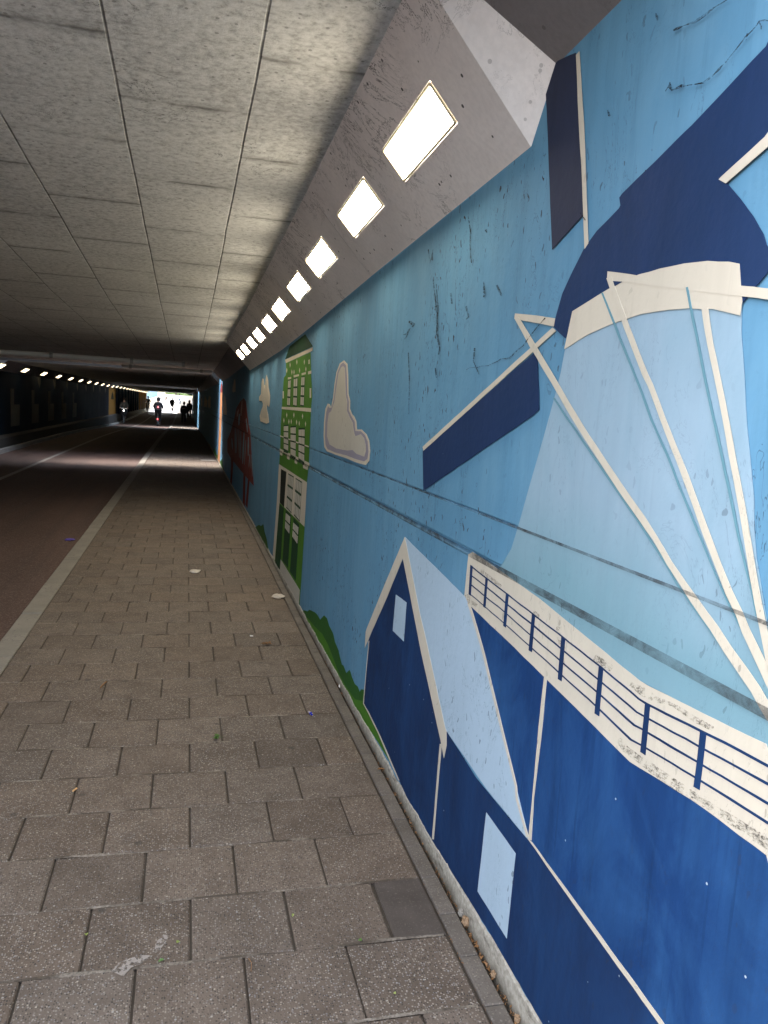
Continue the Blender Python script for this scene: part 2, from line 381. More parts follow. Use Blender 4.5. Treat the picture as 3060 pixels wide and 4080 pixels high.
def plain(name, rgb, rough=0.6, var=0.2, metal=0.0, scale=30):
    t = NT(name); b = t.mix(t.noise(scale, detail=3), tuple(k * (1 - var) for k in rgb), tuple(min(1, k * (1 + var)) for k in rgb)); return t.fin(b, rough, 0.3, metal)
def glow(name, rgb, s):
    t = NT(name); t.bs.inputs['Emission Color'].default_value = (*rgb, 1); t.bs.inputs['Emission Strength'].default_value = s
    # faint prismatic diffuser cells
    v = t.voro(60); t.bump(v, 0.1, 0.002)
    return t.fin((0.8, 0.78, 0.7), 0.4)
M['lamp'] = glow('lamp_diffuser', (1.0, 0.90, 0.72), 6.0)
M['lamp_left'] = glow('small_lamp_diffuser', (1.0, 0.80, 0.50), 0.6)
M['lamp_rim'] = plain('lamp_rim', (0.34, 0.30, 0.22), 0.4, 0.4, 0, 20)
M['steel'] = plain('galvanised_metal', (0.45, 0.45, 0.44), 0.35, 0.15, 0.8, 8)
M['pipe'] = plain('highlight_white_pipe', (0.78, 0.77, 0.74), 0.3, 0.08, 0, 8)  # steel pipe: its bright highlight is put into a near-white base colour
M['leaf'] = plain('leaves', (0.12, 0.20, 0.04), 0.7, 0.4, 0, 3)
M['bark'] = plain('bark', (0.09, 0.07, 0.05), 0.9, 0.3, 0, 12)
M['tyre'] = plain('rubber', (0.02, 0.02, 0.02), 0.8)
M['bike_black'] = plain('bicycle_enamel', (0.03, 0.03, 0.035), 0.35)
M['tail'] = glow('red_tail_light', (1.0, 0.03, 0.03), 1.2)
M['head'] = glow('white_head_light', (1.0, 0.97, 0.9), 2.0)

# ------------------------------------------------------------------ geometry of the tunnel
WX, WS = 0.914, 0.0036
wx = lambda y: WX - WS * y
XL = -4.85                                # left wall face
XK0, XK1 = -1.13, -0.98                   # kerb
def lerp(x, xs, ys):
    if x <= xs[0]: return ys[0]
    for i in range(len(xs) - 1):
        if x <= xs[i + 1]: return ys[i] + (ys[i + 1] - ys[i]) * (x - xs[i]) / (xs[i + 1] - xs[i])
    return ys[-1]
def g(y):
    """floor height along the tunnel: shallow dip in the middle, ramp beyond the exit"""
    if y < 30: return 0.0
    if y < 92: return -0.27 * math.sin(math.pi * (y - 30) / 62) ** 2
    if y < 102: return 0.0
    if y < 176: return (y - 102) * 0.034
    return 74 * 0.034
CY = [-4, 2.15, 4.1, 6.04, 7.97, 11.84, 18.0, 20.6]; CZ = [3.01, 2.74, 2.654, 2.577, 2.502, 2.441, 2.35, 2.335]
cz = lambda y: lerp(y, CY, CZ)
YG = [-12, -6, 0, 6, 12, 18, 24, 30] + list(range(34, 104, 4)) + [104, 110, 120, 130, 140, 150, 160, 168, 176, 184]

def strip(mb, x0, x1, z0, ys, mi=0):
    for a, b in zip(ys[:-1], ys[1:]):
        X0a, X1a = (x0(a), x1(a)) if callable(x0) else (x0, x1)
        X0b, X1b = (x0(b), x1(b)) if callable(x0) else (x0, x1)
        mb.face([(X0a, a, z0 + g(a)), (X1a, a, z0 + g(a)), (X1b, b, z0 + g(b)), (X0b, b, z0 + g(b))], mi)

# foundation sheet under walkway, road sheet
b = MB(); strip(b, -1.05, 0.8845, -0.008, YG); strip(b, 0.8845, 1.02, -0.026, YG); tag(b.build('ground', M['joint'], fix=False), kind='structure')
b = MB(); strip(b, -4.55, XK0 + 0.01, -0.045, [q for q in YG if q < 101]); strip(b, -4.55, XK0 + 0.01, -0.045, [q for q in YG if q >= 98], 1); tag(b.build('road', [M['asphalt'], M['ramp']], fix=False), kind='structure')
b = MB(); strip(b, -3.345, -3.245, -0.041, YG[:-1])
# broken edges of the marking: thin wear is in its material
tag(b.build('road_marking', M['white_line'], fix=False), kind='structure')
# left raised strip along the far wall
b = MB()
for a, c in zip(YG[:-1], YG[1:]):
    b.hexa([(-4.68, a, g(a) - 0.1), (-4.55, a, g(a) - 0.1), (-4.55, c, g(c) - 0.1), (-4.68, c, g(c) - 0.1),
            (-4.68, a, g(a) + 0.06), (-4.57, a, g(a) + 0.06), (-4.57, c, g(c) + 0.06), (-4.68, c, g(c) + 0.06)])
    b.face([(-5.4, a, g(a) + 0.05), (-4.68, a, g(a) + 0.05), (-4.68, c, g(c) + 0.05), (-5.4, c, g(c) + 0.05)])
tag(b.build('pavement_far', M['raw']), kind='structure')

def slab_block(mb, cols, x0, x1, y0, y1, z, ch, tint, tilt=0.0012, depth=0.03):
    dz = [z + random.uniform(-tilt, tilt) for _ in range(4)]
    c = [(x0, y0), (x1, y0), (x1, y1), (x0, y1)]
    ci = [(x0 + ch, y0 + ch), (x1 - ch, y0 + ch), (x1 - ch, y1 - ch), (x0 + ch, y1 - ch)]
    n = len(mb.v)
    mb.v += [(p[0], p[1], dz[i] + g(p[1])) for i, p in enumerate(ci)]
    mb.v += [(p[0], p[1], dz[i] - ch * 0.8 + g(p[1])) for i, p in enumerate(c)]
    mb.v += [(p[0], p[1], z - depth + g(p[1])) for p in c]
    mb.f.append((n, n + 1, n + 2, n + 3)); mb.m.append(0); cols.append(tint)
    for i in range(4):
        j = (i + 1) % 4
        mb.f.append((n + 4 + i, n + 4 + j, n + j, n + i)); mb.m.append(0); cols.append(tint)
        mb.f.append((n + 8 + i, n + 8 + j, n + 4 + j, n + 4 + i)); mb.m.append(0); cols.append(tint)
def finish_slabs(mb, cols, name, mat):
    o = mb.build(name, mat, fix=False)
    at = o.data.attributes.new('tint', 'FLOAT_COLOR', 'FACE')
    flat = []
    for c in cols: flat += list(c)
    at.data.foreach_set('color', flat)
    return o
mb = MB(); cols = []
j = -13
slab_hole = None
while True:
    y0 = 2.133 + 0.3 * j; y1 = y0 + 0.3
    if y0 > 101: break
    xs = [XK1 + 0.003]
    k = -8
    while True:
        xj = 0.051 + 0.15 * (2 * k + (j % 2))
        k += 1
        if xj < XK1 + 0.05: continue
        if xj > 0.79: break
        xs.append(xj)
    xs.append(0.822)
    for a, c in zip(xs[:-1], xs[1:]):
        if j == 0 and a > 0.6: continue      # the smooth slab lies here
        s = random.gauss(1.0, 0.06)
        if random.random() < 0.12: s *= 0.90
        hue = random.uniform(-0.02, 0.04)
        gp = random.uniform(0.0022, 0.0042)
        ty = random.uniform(0.0008, 0.0024)
        slab_block(mb, cols, a + gp, c - gp, y0 + ty, y1 - ty, random.uniform(-0.0016, 0.0016), random.uniform(0.003, 0.0055),
                   (s * (1 + hue), s, s * (1 - hue), random.uniform(0.25, 1.0)))
    j += 1
tag(finish_slabs(mb, cols, 'pavement', M['paver']), kind='structure')
b = MB(); cc = []
slab_block(b, cc, 0.657, 0.818, 2.136, 2.430, 0.0005, 0.003, (1, 1, 1, 1), 0.0005)
tag(b.build('paving_slab', M['smooth_slab'], fix=False), 'smooth dark grey paving slab set beside the edging bricks near the painted wall', 'paving slab')
mb = MB(); cols = []; y = -1.8
while y < 100:
    l = 0.2
    if random.random() < 0.10: l = 0.075
    s = random.gauss(1.0, 0.06)
    slab_block(mb, cols, 0.8275 + random.uniform(-.001, .001), 0.8845 - 0.0022 * max(0, y) * 0.35, y + 0.0015, y + l - 0.0015, 0.002 + random.uniform(-0.0015, 0.0015), 0.003, (s, s, s, 1))
    y += l
tag(finish_slabs(mb, cols, 'pavement_edging', M['edge_brick']), kind='structure')
mb = MB(); y = -2.0
while y < 101:
    l = 1.0; za, zc = g(y), g(y + l)
    e = random.uniform(-0.002, 0.002)
    mb.hexa([(XK0, y + .003, za - 0.08), (XK1, y + .003, za - 0.08), (XK1, y + l - .003, zc - 0.08), (XK0, y + l - .003, zc - 0.08),
             (XK0 + .012, y + .003, za + e), (XK1, y + .003, za + 0.004 + e), (XK1, y + l - .003, zc + 0.004 + e), (XK0 + .012, y + l - .003, zc + e)])
    y += l
o = mb.build('kerb', M['kerb'], bevel=0.004); tag(o, kind='structure')
b = MB(); b.box((0.40, 21.7, 0.004), (0.80, 22.1, 0.008)); tag(b.build('pavement_marking', M['white_line']), kind='structure')

mb = MB()
for j in range(-4, 24):
    y = 2.133 + 0.3 * j; n = 120; prev = None
    for i in range(n + 1):
        x = XK1 + 0.01 + (0.80 - XK1) * i / n
        zz = -0.0012 + 0.0046 * noise.noise(Vector((x * 4, y * 3, 2))) + 0.0016 * noise.noise(Vector((x * 45, y, 5)))
        hw = 0.0050 + 0.007 * max(0, noise.noise(Vector((x * 9, y * 5, 8))))
        cur = (x, zz, hw)
        if prev: mb.face([(prev[0], y - prev[2], prev[1]), (x, y - hw, zz), (x, y + hw, zz), (prev[0], y + prev[2], prev[1])])
        prev = cur
tag(mb.build('pavement_joint_sand', M['sand'], fix=False), kind='structure')

# ------------------------------------------------------------------ the painted wall and its mural
MB_ = MB
wall = None
mb = MB()
YW = [-12, -6, 0, 1.15, 6, 12, 18, 24, 30, 40, 50, 60, 70, 80, 90, 100]
for a, c in zip(YW[:-1], YW[1:]):
    # upper wall, rebated joint, lower wall: section from bottom to top (x offset into the tunnel is negative x)
    top = 2.62 if c <= 1.15 else 4.3
    sec = [(0.0, -0.5), (0.0, 1.143), (0.010, 1.149), (0.010, 1.157), (0.0, 1.163), (0.0, 1.286), (0.006, 1.290), (0.0, 1.294), (0.0, top), (0.5, top), (0.5, -0.5)]
    for (p, q) in zip(sec[:-1], sec[1:]):
        mb.face([(wx(a) + p[0], a, p[1]), (wx(c) + p[0], c, p[1]), (wx(c) + q[0], c, q[1]), (wx(a) + q[0], a, q[1])])
for yy in (-12, 100):
    mb.face([(wx(yy), yy, -0.5), (wx(yy) + 0.5, yy, -0.5), (wx(yy) + 0.5, yy, 4.3), (wx(yy), yy, 4.3)])
wall = mb.build('mural_wall', M['sky_paint'])
tag(wall, 'long sky blue concrete wall painted with a windmill, houses and clouds', 'wall')
def on_wall(y, z, n): return (wx(y) - n, y, z)
def wobble(poly, amp):
    out = []
    for i, p in enumerate(poly):
        q = poly[(i + 1) % len(poly)]
        d = math.hypot(q[0] - p[0], q[1] - p[1]); n = max(1, min(24, int(d / 0.03)))
        for k in range(n):
            a = p[0] + (q[0] - p[0]) * k / n; b_ = p[1] + (q[1] - p[1]) * k / n
            if k: 
                v = Vector((a * 14, b_ * 14, 3.3)); v2 = Vector((a * 60, b_ * 60, 1.3))
                a += amp * (noise.noise(v) + .5 * noise.noise(v2)); b_ += amp * (noise.noise(v + Vector((7, 7, 7))) + .5 * noise.noise(v2 + Vector((5, 5, 5))))
            out.append((a, b_))
    return out
def tess(mb, poly, n0, mi=0, amp=0.0014):
    if min(p[0] for p in poly) < 8: poly = wobble(poly, amp)
    mb.prism(poly, lambda y, z, t: on_wall(y, z, t), n0 - 0.0011, n0, mi)
MURAL = [
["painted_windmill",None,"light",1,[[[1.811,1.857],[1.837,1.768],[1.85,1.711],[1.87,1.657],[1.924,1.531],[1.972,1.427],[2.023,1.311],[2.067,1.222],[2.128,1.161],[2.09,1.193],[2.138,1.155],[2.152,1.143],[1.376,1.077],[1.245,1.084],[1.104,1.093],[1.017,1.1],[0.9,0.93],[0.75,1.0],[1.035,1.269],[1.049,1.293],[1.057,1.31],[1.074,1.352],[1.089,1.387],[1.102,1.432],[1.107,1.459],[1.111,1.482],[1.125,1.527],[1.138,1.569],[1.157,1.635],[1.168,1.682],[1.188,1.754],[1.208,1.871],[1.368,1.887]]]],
["painted_windmill","mill_cap","navy_dark",2,[[[1.837,1.794],[1.911,1.829],[1.902,1.854],[1.876,1.907],[1.83,1.955],[1.782,1.999],[1.726,2.029],[1.672,2.046],[1.634,2.059],[1.629,2.064],[1.637,2.082],[1.626,2.088],[1.392,2.155],[1.205,2.219],[0.93,2.62],[0.88,2.5],[1.18,2.07],[1.177,2.049],[1.287,2.029],[1.268,2.019],[1.227,1.983],[1.189,1.946],[1.16,1.912],[1.151,1.896],[1.136,1.877],[1.131,1.856],[1.142,1.845],[1.162,1.83],[1.191,1.806],[1.29,1.85],[1.442,1.862],[1.622,1.847],[1.822,1.823]]]],
["painted_windmill","cap_band","cream",3,[[[1.811,1.857],[1.727,1.873],[1.63,1.891],[1.523,1.902],[1.449,1.902],[1.37,1.899],[1.297,1.892],[1.238,1.881],[1.21,1.873],[1.2,1.835],[1.192,1.808],[1.193,1.785],[1.268,1.804],[1.34,1.813],[1.434,1.818],[1.503,1.819],[1.564,1.814],[1.636,1.807],[1.713,1.796],[1.773,1.783],[1.837,1.768]]]],
["painted_windmill","stay_beam","cream",3.4,[[[1.656,1.928],[1.532,1.901],[1.139,1.823],[1.112,1.818],[1.109,1.8],[1.135,1.805],[1.195,1.817],[1.442,1.865],[1.591,1.896],[1.633,1.903],[1.622,1.891],[1.637,1.891],[1.655,1.909]],[[2.166,1.873],[2.03,1.85],[1.907,1.829],[1.903,1.849],[2.026,1.869],[2.164,1.888]]]],
["painted_windmill","stay_beam","navy_dark",3.8,[[[1.629,1.903],[1.588,1.896],[1.62,1.89]]]],
["painted_windmill","stay_pole","cream",4,[[[2.165,1.875],[2.044,1.788],[1.89,1.686],[1.754,1.593],[1.634,1.518],[1.528,1.453],[1.433,1.399],[1.378,1.368],[1.324,1.329],[1.278,1.301],[1.241,1.277],[1.203,1.255],[1.177,1.241],[1.136,1.214],[1.093,1.189],[1.06,1.17],[1.036,1.151],[1.024,1.143],[0.996,1.125],[0.979,1.143],[1.006,1.16],[1.018,1.167],[1.042,1.185],[1.076,1.205],[1.119,1.228],[1.16,1.254],[1.187,1.268],[1.225,1.289],[1.264,1.311],[1.31,1.338],[1.364,1.376],[1.414,1.409],[1.508,1.463],[1.613,1.527],[1.73,1.601],[1.863,1.692],[2.013,1.794],[2.139,1.878]],[[1.657,1.913],[1.626,1.873],[1.562,1.796],[1.472,1.692],[1.448,1.67],[1.396,1.607],[1.349,1.552],[1.305,1.501],[1.262,1.449],[1.225,1.402],[1.185,1.356],[1.148,1.313],[1.117,1.284],[1.097,1.259],[1.071,1.234],[1.041,1.205],[1.014,1.178],[0.997,1.191],[1.024,1.217],[1.054,1.245],[1.081,1.27],[1.102,1.293],[1.133,1.322],[1.17,1.363],[1.208,1.409],[1.246,1.455],[1.288,1.507],[1.333,1.557],[1.38,1.611],[1.432,1.674],[1.454,1.696],[1.542,1.798],[1.605,1.874],[1.636,1.914]],[[1.299,1.807],[1.272,1.743],[1.242,1.683],[1.221,1.64],[1.193,1.579],[1.163,1.513],[1.138,1.458],[1.115,1.404],[1.093,1.351],[1.076,1.313],[1.06,1.28],[1.044,1.247],[1.029,1.214],[1.013,1.222],[1.029,1.254],[1.045,1.286],[1.061,1.319],[1.078,1.356],[1.1,1.408],[1.123,1.462],[1.148,1.516],[1.178,1.582],[1.206,1.642],[1.227,1.685],[1.256,1.743],[1.281,1.807]]]],
["painted_windmill","stay_rope","green_grey",3.7,[[[1.876,1.647],[1.623,1.5],[1.423,1.385],[1.324,1.323],[1.291,1.299],[1.226,1.263],[1.187,1.242],[1.141,1.216],[1.09,1.186],[1.044,1.16],[1.042,1.162],[1.087,1.189],[1.138,1.218],[1.184,1.244],[1.223,1.265],[1.287,1.301],[1.319,1.326],[1.418,1.388],[1.617,1.503],[1.869,1.649]],[[1.675,1.883],[1.579,1.773],[1.472,1.656],[1.431,1.605],[1.363,1.537],[1.317,1.484],[1.274,1.438],[1.221,1.381],[1.189,1.347],[1.159,1.315],[1.131,1.288],[1.105,1.265],[1.102,1.267],[1.128,1.29],[1.156,1.317],[1.186,1.348],[1.217,1.383],[1.269,1.44],[1.312,1.486],[1.357,1.539],[1.424,1.606],[1.465,1.657],[1.571,1.774],[1.668,1.883]],[[1.355,1.853],[1.31,1.76],[1.274,1.685],[1.245,1.628],[1.208,1.557],[1.173,1.489],[1.137,1.416],[1.108,1.364],[1.088,1.33],[1.071,1.294],[1.069,1.296],[1.085,1.331],[1.104,1.365],[1.132,1.418],[1.167,1.491],[1.202,1.559],[1.239,1.629],[1.268,1.686],[1.304,1.761],[1.348,1.853]]]],
["painted_windmill","sail_lattice","cream",2.5,[[[1.915,1.827],[1.893,1.817],[2.972,1.446],[2.987,1.46]]]],
["painted_windmill","sail","navy_dark",2.2,[[[2.017,1.769],[1.994,1.757],[1.964,1.657],[1.956,1.617],[1.992,1.601],[2.941,1.293],[2.983,1.445]]]],
["painted_windmill","sail","navy_worn",2.2,[[[2.093,2.526],[1.912,2.489],[1.827,2.183],[1.8,2.08],[1.956,2.028],[2.058,2.4]]]],
["painted_windmill","sail_lattice","cream",2.5,[[[1.91,2.483],[1.894,2.485],[1.835,2.295],[1.795,2.138],[1.761,2.008],[1.777,1.998],[1.825,2.182],[1.862,2.304]]]],
["painted_windmill","sail_lattice","cream",3.6,[[[1.29,2.031],[1.284,2.034],[1.18,2.07],[1.162,2.085],[1.157,2.056],[1.177,2.049],[1.269,2.019]]]],
["painted_mill_base",None,"navy_bright",1.2,[[[2.354,0.985],[2.086,0.974],[1.795,0.939],[1.476,0.911],[1.384,0.905],[1.275,0.915],[1.15,0.926],[0.989,0.931],[0.75,0.5],[0.2,0.36],[-1.5,0.3],[-1.5,0.09],[0.0,0.09],[1.25,0.09],[1.192,0.463],[1.796,0.487]]]],
["painted_mill_base","corner_line","cream",2,[[[1.796,0.941],[1.78,0.941],[1.782,0.808],[1.795,0.61],[1.788,0.497],[1.807,0.491],[1.804,0.605],[1.803,0.8]]]],
["painted_mill_base","corner_line","cream",2,[[[1.812,0.49],[1.783,0.495],[1.453,0.483],[1.184,0.471],[1.22,0.09],[1.28,0.09],[1.199,0.458],[1.472,0.47]]]],
["painted_gallery",None,"cream",1.6,[[[2.402,1.143],[2.365,1.158],[2.12,1.145],[1.833,1.126],[1.482,1.088],[1.376,1.077],[1.351,1.077],[1.245,1.084],[1.104,1.093],[1.017,1.1],[0.92,0.975],[0.2,0.9],[-1.5,0.8],[-1.5,0.3],[0.2,0.36],[0.75,0.53],[0.988,0.928],[1.149,0.924],[1.274,0.913],[1.383,0.901],[1.622,0.924],[1.795,0.939],[2.084,0.964],[2.354,0.984],[2.389,0.987],[2.412,0.999]]]],
["painted_gallery","railing_post","navy",2.6,[[[2.374,1.114],[2.354,1.113],[2.351,1.017],[2.371,1.017]]]],
["painted_gallery","railing_post","navy",2.6,[[[2.238,1.101],[2.22,1.101],[2.221,1.01],[2.239,1.01]]]],
["painted_gallery","railing_post","navy",2.6,[[[2.075,1.091],[2.056,1.091],[2.057,0.995],[2.076,0.995]]]],
["painted_gallery","railing_post","navy",2.6,[[[1.895,1.079],[1.876,1.079],[1.877,0.979],[1.897,0.978]]]],
["painted_gallery","railing_post","navy",2.6,[[[1.722,1.068],[1.702,1.068],[1.701,0.961],[1.721,0.96]]]],
["painted_gallery","railing_post","navy",2.6,[[[1.537,1.055],[1.518,1.055],[1.516,0.946],[1.536,0.945]]]],
["painted_gallery","railing_post","navy",2.6,[[[1.35,1.043],[1.333,1.043],[1.331,0.939],[1.349,0.938]]]],
["painted_gallery","railing_post","navy",2.6,[[[1.176,1.057],[1.159,1.057],[1.16,0.951],[1.177,0.949]]]],
["painted_gallery","railing_rail","navy",2.3,[[[2.363,1.108],[2.231,1.099],[2.067,1.089],[1.887,1.077],[1.714,1.066],[1.529,1.053],[1.375,1.038],[1.346,1.038],[1.251,1.046],[1.173,1.053],[1.082,1.061],[1.013,1.065],[0.978,1.067],[0.975,1.072],[1.01,1.07],[1.08,1.066],[1.171,1.058],[1.249,1.051],[1.343,1.043],[1.372,1.042],[1.525,1.057],[1.71,1.07],[1.883,1.081],[2.062,1.093],[2.227,1.103],[2.358,1.112]]]],
["painted_gallery","railing_rail","navy",2.3,[[[2.357,1.079],[2.235,1.074],[2.075,1.061],[1.893,1.049],[1.721,1.036],[1.535,1.022],[1.378,1.009],[1.349,1.011],[1.253,1.018],[1.178,1.024],[1.083,1.032],[1.008,1.037],[0.973,1.04],[0.971,1.044],[1.006,1.042],[1.081,1.036],[1.176,1.028],[1.251,1.022],[1.347,1.015],[1.375,1.013],[1.531,1.026],[1.717,1.04],[1.887,1.054],[2.07,1.065],[2.23,1.078],[2.352,1.083]]]],
["painted_gallery","railing_rail","navy",2.3,[[[2.359,1.05],[2.233,1.042],[2.073,1.034],[1.893,1.019],[1.721,1.006],[1.537,0.993],[1.382,0.979],[1.352,0.983],[1.259,0.988],[1.178,0.995],[1.078,1.002],[1.003,1.007],[0.968,1.01],[0.966,1.014],[1.001,1.012],[1.076,1.006],[1.175,0.999],[1.257,0.993],[1.35,0.987],[1.378,0.984],[1.533,0.997],[1.717,1.01],[1.889,1.022],[2.068,1.037],[2.228,1.046],[2.354,1.054]]]],
["painted_gallery","railing_rail","navy",2.3,[[[2.364,1.019],[2.236,1.012],[2.074,1.002],[1.894,0.989],[1.72,0.975],[1.538,0.961],[1.389,0.945],[1.351,0.95],[1.254,0.959],[1.179,0.965],[1.079,0.972],[0.998,0.977],[0.963,0.979],[0.961,0.984],[0.996,0.982],[1.077,0.977],[1.177,0.969],[1.251,0.963],[1.348,0.954],[1.385,0.95],[1.534,0.965],[1.717,0.979],[1.89,0.992],[2.07,1.005],[2.231,1.015],[2.359,1.022]]]],
["painted_house",None,"navy",1.3,[[[3.169,0.975],[3.683,0.478],[3.696,0.462],[3.714,0.299],[3.72,0.13],[3.645,0.125],[3.37,0.108],[3.155,0.076],[3.02,0.063],[2.9,0.05],[2.5,0.06],[2.0,0.085],[1.5,0.09],[1.25,0.09],[1.192,0.463],[1.484,0.476],[1.796,0.487],[1.818,0.485],[2.195,0.472],[2.488,0.5],[2.497,0.437],[2.622,0.554],[2.582,0.477],[2.883,0.74]]]],
["painted_house","house_roof","pale",1.8,[[[3.16,1.072],[2.405,1.001],[2.364,0.985],[2.135,0.803],[1.976,0.653],[1.803,0.494],[1.819,0.488],[2.111,0.481],[2.489,0.503],[2.521,0.51],[2.519,0.507],[2.873,0.81],[3.128,1.042]]]],
["painted_house","roof_edge","cream",2.2,[[[2.379,0.986],[2.339,0.96],[2.22,0.868],[2.046,0.705],[1.913,0.586],[1.901,0.555],[1.817,0.49],[1.804,0.498],[1.888,0.562],[1.901,0.593],[2.031,0.713],[2.203,0.875],[2.32,0.967],[2.361,0.993]]]],
["painted_house","gable_board","cream",2.4,[[[3.16,1.073],[3.426,0.82],[3.738,0.515],[3.759,0.49],[3.76,0.407],[3.695,0.468],[3.684,0.481],[3.407,0.741],[3.17,0.98],[2.832,0.675],[2.541,0.446],[2.495,0.401],[2.478,0.455],[2.489,0.503],[2.503,0.508],[2.789,0.748],[2.873,0.81],[3.13,1.048]]]],
["painted_house","corner_line","cream",2.0,[[[2.549,0.43],[2.555,0.275],[2.562,0.061],[2.542,0.072],[2.535,0.284],[2.527,0.439]]]],
["painted_house","corner_line","cream",1.9,[[[3.691,0.464],[3.712,0.3],[3.732,0.126],[3.615,0.121],[3.378,0.103],[3.163,0.073],[3.029,0.058],[3.017,0.065],[3.148,0.083],[3.362,0.112],[3.6,0.13],[3.718,0.131],[3.701,0.303],[3.677,0.468]]]],
["painted_house","window","pale",2.0,[[[3.245,0.805],[3.076,0.812],[3.081,0.645],[3.26,0.639]]]],
["painted_house","window","pale",2.0,[[[2.094,0.413],[1.874,0.41],[1.885,0.15],[2.113,0.146]]]],
["painted_cloud",None,"cream",1,[[[4.7,1.876],[4.591,1.849],[4.555,1.786],[4.518,1.677],[4.458,1.638],[4.453,1.592],[4.381,1.562],[4.331,1.554],[4.263,1.527],[4.234,1.484],[4.115,1.488],[3.996,1.468],[3.926,1.437],[3.892,1.387],[3.901,1.338],[3.972,1.311],[4.188,1.306],[4.489,1.31],[4.831,1.308],[5.123,1.31],[5.234,1.331],[5.28,1.401],[5.29,1.492],[5.263,1.583],[5.185,1.619],[5.108,1.615],[5.052,1.594],[4.997,1.654],[4.973,1.739],[4.924,1.814],[4.825,1.864]]]],
["painted_cloud","cloud_shading","mauve",1.5,[[[4.718,1.865],[4.622,1.843],[4.579,1.771],[4.546,1.677],[4.487,1.634],[4.483,1.588],[4.406,1.556],[4.298,1.525],[4.267,1.475],[4.122,1.478],[4.02,1.462],[3.955,1.432],[3.925,1.385],[3.94,1.346],[4.008,1.327],[4.193,1.324],[4.493,1.326],[4.835,1.321],[5.102,1.325],[5.187,1.351],[5.228,1.403],[5.237,1.493],[5.216,1.565],[5.164,1.602],[5.101,1.593],[5.028,1.594],[4.963,1.654],[4.935,1.738],[4.887,1.812],[4.801,1.854]]]],
["painted_cloud","cloud_body","cream_dim",2,[[[4.712,1.843],[4.659,1.829],[4.625,1.764],[4.584,1.669],[4.534,1.63],[4.528,1.579],[4.441,1.546],[4.351,1.518],[4.301,1.467],[4.26,1.446],[4.125,1.463],[4.038,1.445],[3.999,1.415],[3.981,1.381],[4.014,1.351],[4.2,1.353],[4.312,1.368],[4.461,1.355],[4.796,1.347],[5.036,1.359],[5.14,1.407],[5.15,1.496],[5.117,1.558],[5.037,1.572],[4.942,1.629],[4.898,1.721],[4.853,1.803],[4.775,1.837]]]],
["painted_cloud",None,"cream",1,[[[9.299,1.927],[9.119,1.861],[9.044,1.784],[8.834,1.692],[8.834,1.618],[8.886,1.565],[9.118,1.587],[9.146,1.54],[8.957,1.482],[8.849,1.394],[9.112,1.375],[9.868,1.383],[9.986,1.447],[9.827,1.5],[9.666,1.534],[9.607,1.6],[9.793,1.632],[10.119,1.631],[10.141,1.682],[9.916,1.714],[9.888,1.863],[9.816,1.902],[9.64,1.889],[9.564,1.824],[9.442,1.806],[9.398,1.899]]]],
["painted_cloud","cloud_body","cream_dim",1.6,[[[9.33,1.874],[9.187,1.821],[9.127,1.759],[8.958,1.685],[8.958,1.626],[9.0,1.584],[9.186,1.601],[9.209,1.564],[9.057,1.517],[8.971,1.447],[9.181,1.431],[9.786,1.438],[9.88,1.489],[9.753,1.532],[9.624,1.559],[9.577,1.611],[9.726,1.637],[9.987,1.637],[10.004,1.677],[9.824,1.703],[9.802,1.822],[9.744,1.853],[9.603,1.843],[9.542,1.791],[9.445,1.776],[9.41,1.851]]]],
["painted_cloud",None,"cream_dim",1,[[[15.581,2.033],[15.22,2.014],[15.081,1.917],[15.097,1.792],[15.806,1.788],[16.008,1.812],[15.964,1.9],[15.72,1.961]]]],
["painted_cloud",None,"cream_dim",1,[[[19.045,1.778],[18.572,1.66],[17.904,1.399],[17.969,1.311],[19.709,1.306],[19.551,1.498],[19.378,1.66]]]],
["painted_canal_house",None,"leaf_green",1,[[[7.531,1.985],[6.04,1.998],[5.965,1.838],[5.864,1.676],[5.886,1.576],[5.88,1.294],[5.87,1.152],[5.933,1.023],[5.935,0.689],[6.006,0.054],[7.966,0.052],[7.803,0.618],[7.746,1.014],[7.708,1.163],[7.745,1.424],[7.706,1.569],[7.704,1.686],[7.654,1.853],[7.493,1.873]]]],
["painted_canal_house","roof","deep_green",1.3,[[[7.309,2.124],[6.355,2.158],[5.939,2.037],[7.606,2.023]]]],
["painted_canal_house","cornice","cream",1.6,[[[7.605,2.019],[5.937,2.029],[5.95,2.005],[7.531,1.985]],[[7.71,1.578],[5.888,1.583],[5.879,1.554],[7.724,1.556]],[[7.757,1.301],[5.915,1.299],[5.912,1.288],[7.753,1.29]],[[7.735,1.174],[5.845,1.178],[5.838,1.157],[7.725,1.148]],[[7.339,1.846],[7.104,1.845],[7.098,1.829],[7.332,1.828]],[[6.948,1.854],[6.614,1.854],[6.609,1.838],[6.926,1.835]],[[6.456,1.856],[6.229,1.858],[6.224,1.842],[6.451,1.839]],[[7.717,1.147],[7.524,1.15],[7.512,1.117],[7.705,1.116]],[[7.161,1.148],[6.993,1.148],[6.982,1.117],[7.151,1.118]],[[6.641,1.149],[6.495,1.151],[6.485,1.119],[6.63,1.117]],[[6.156,1.152],[5.896,1.152],[5.91,1.119],[6.144,1.115]]]],
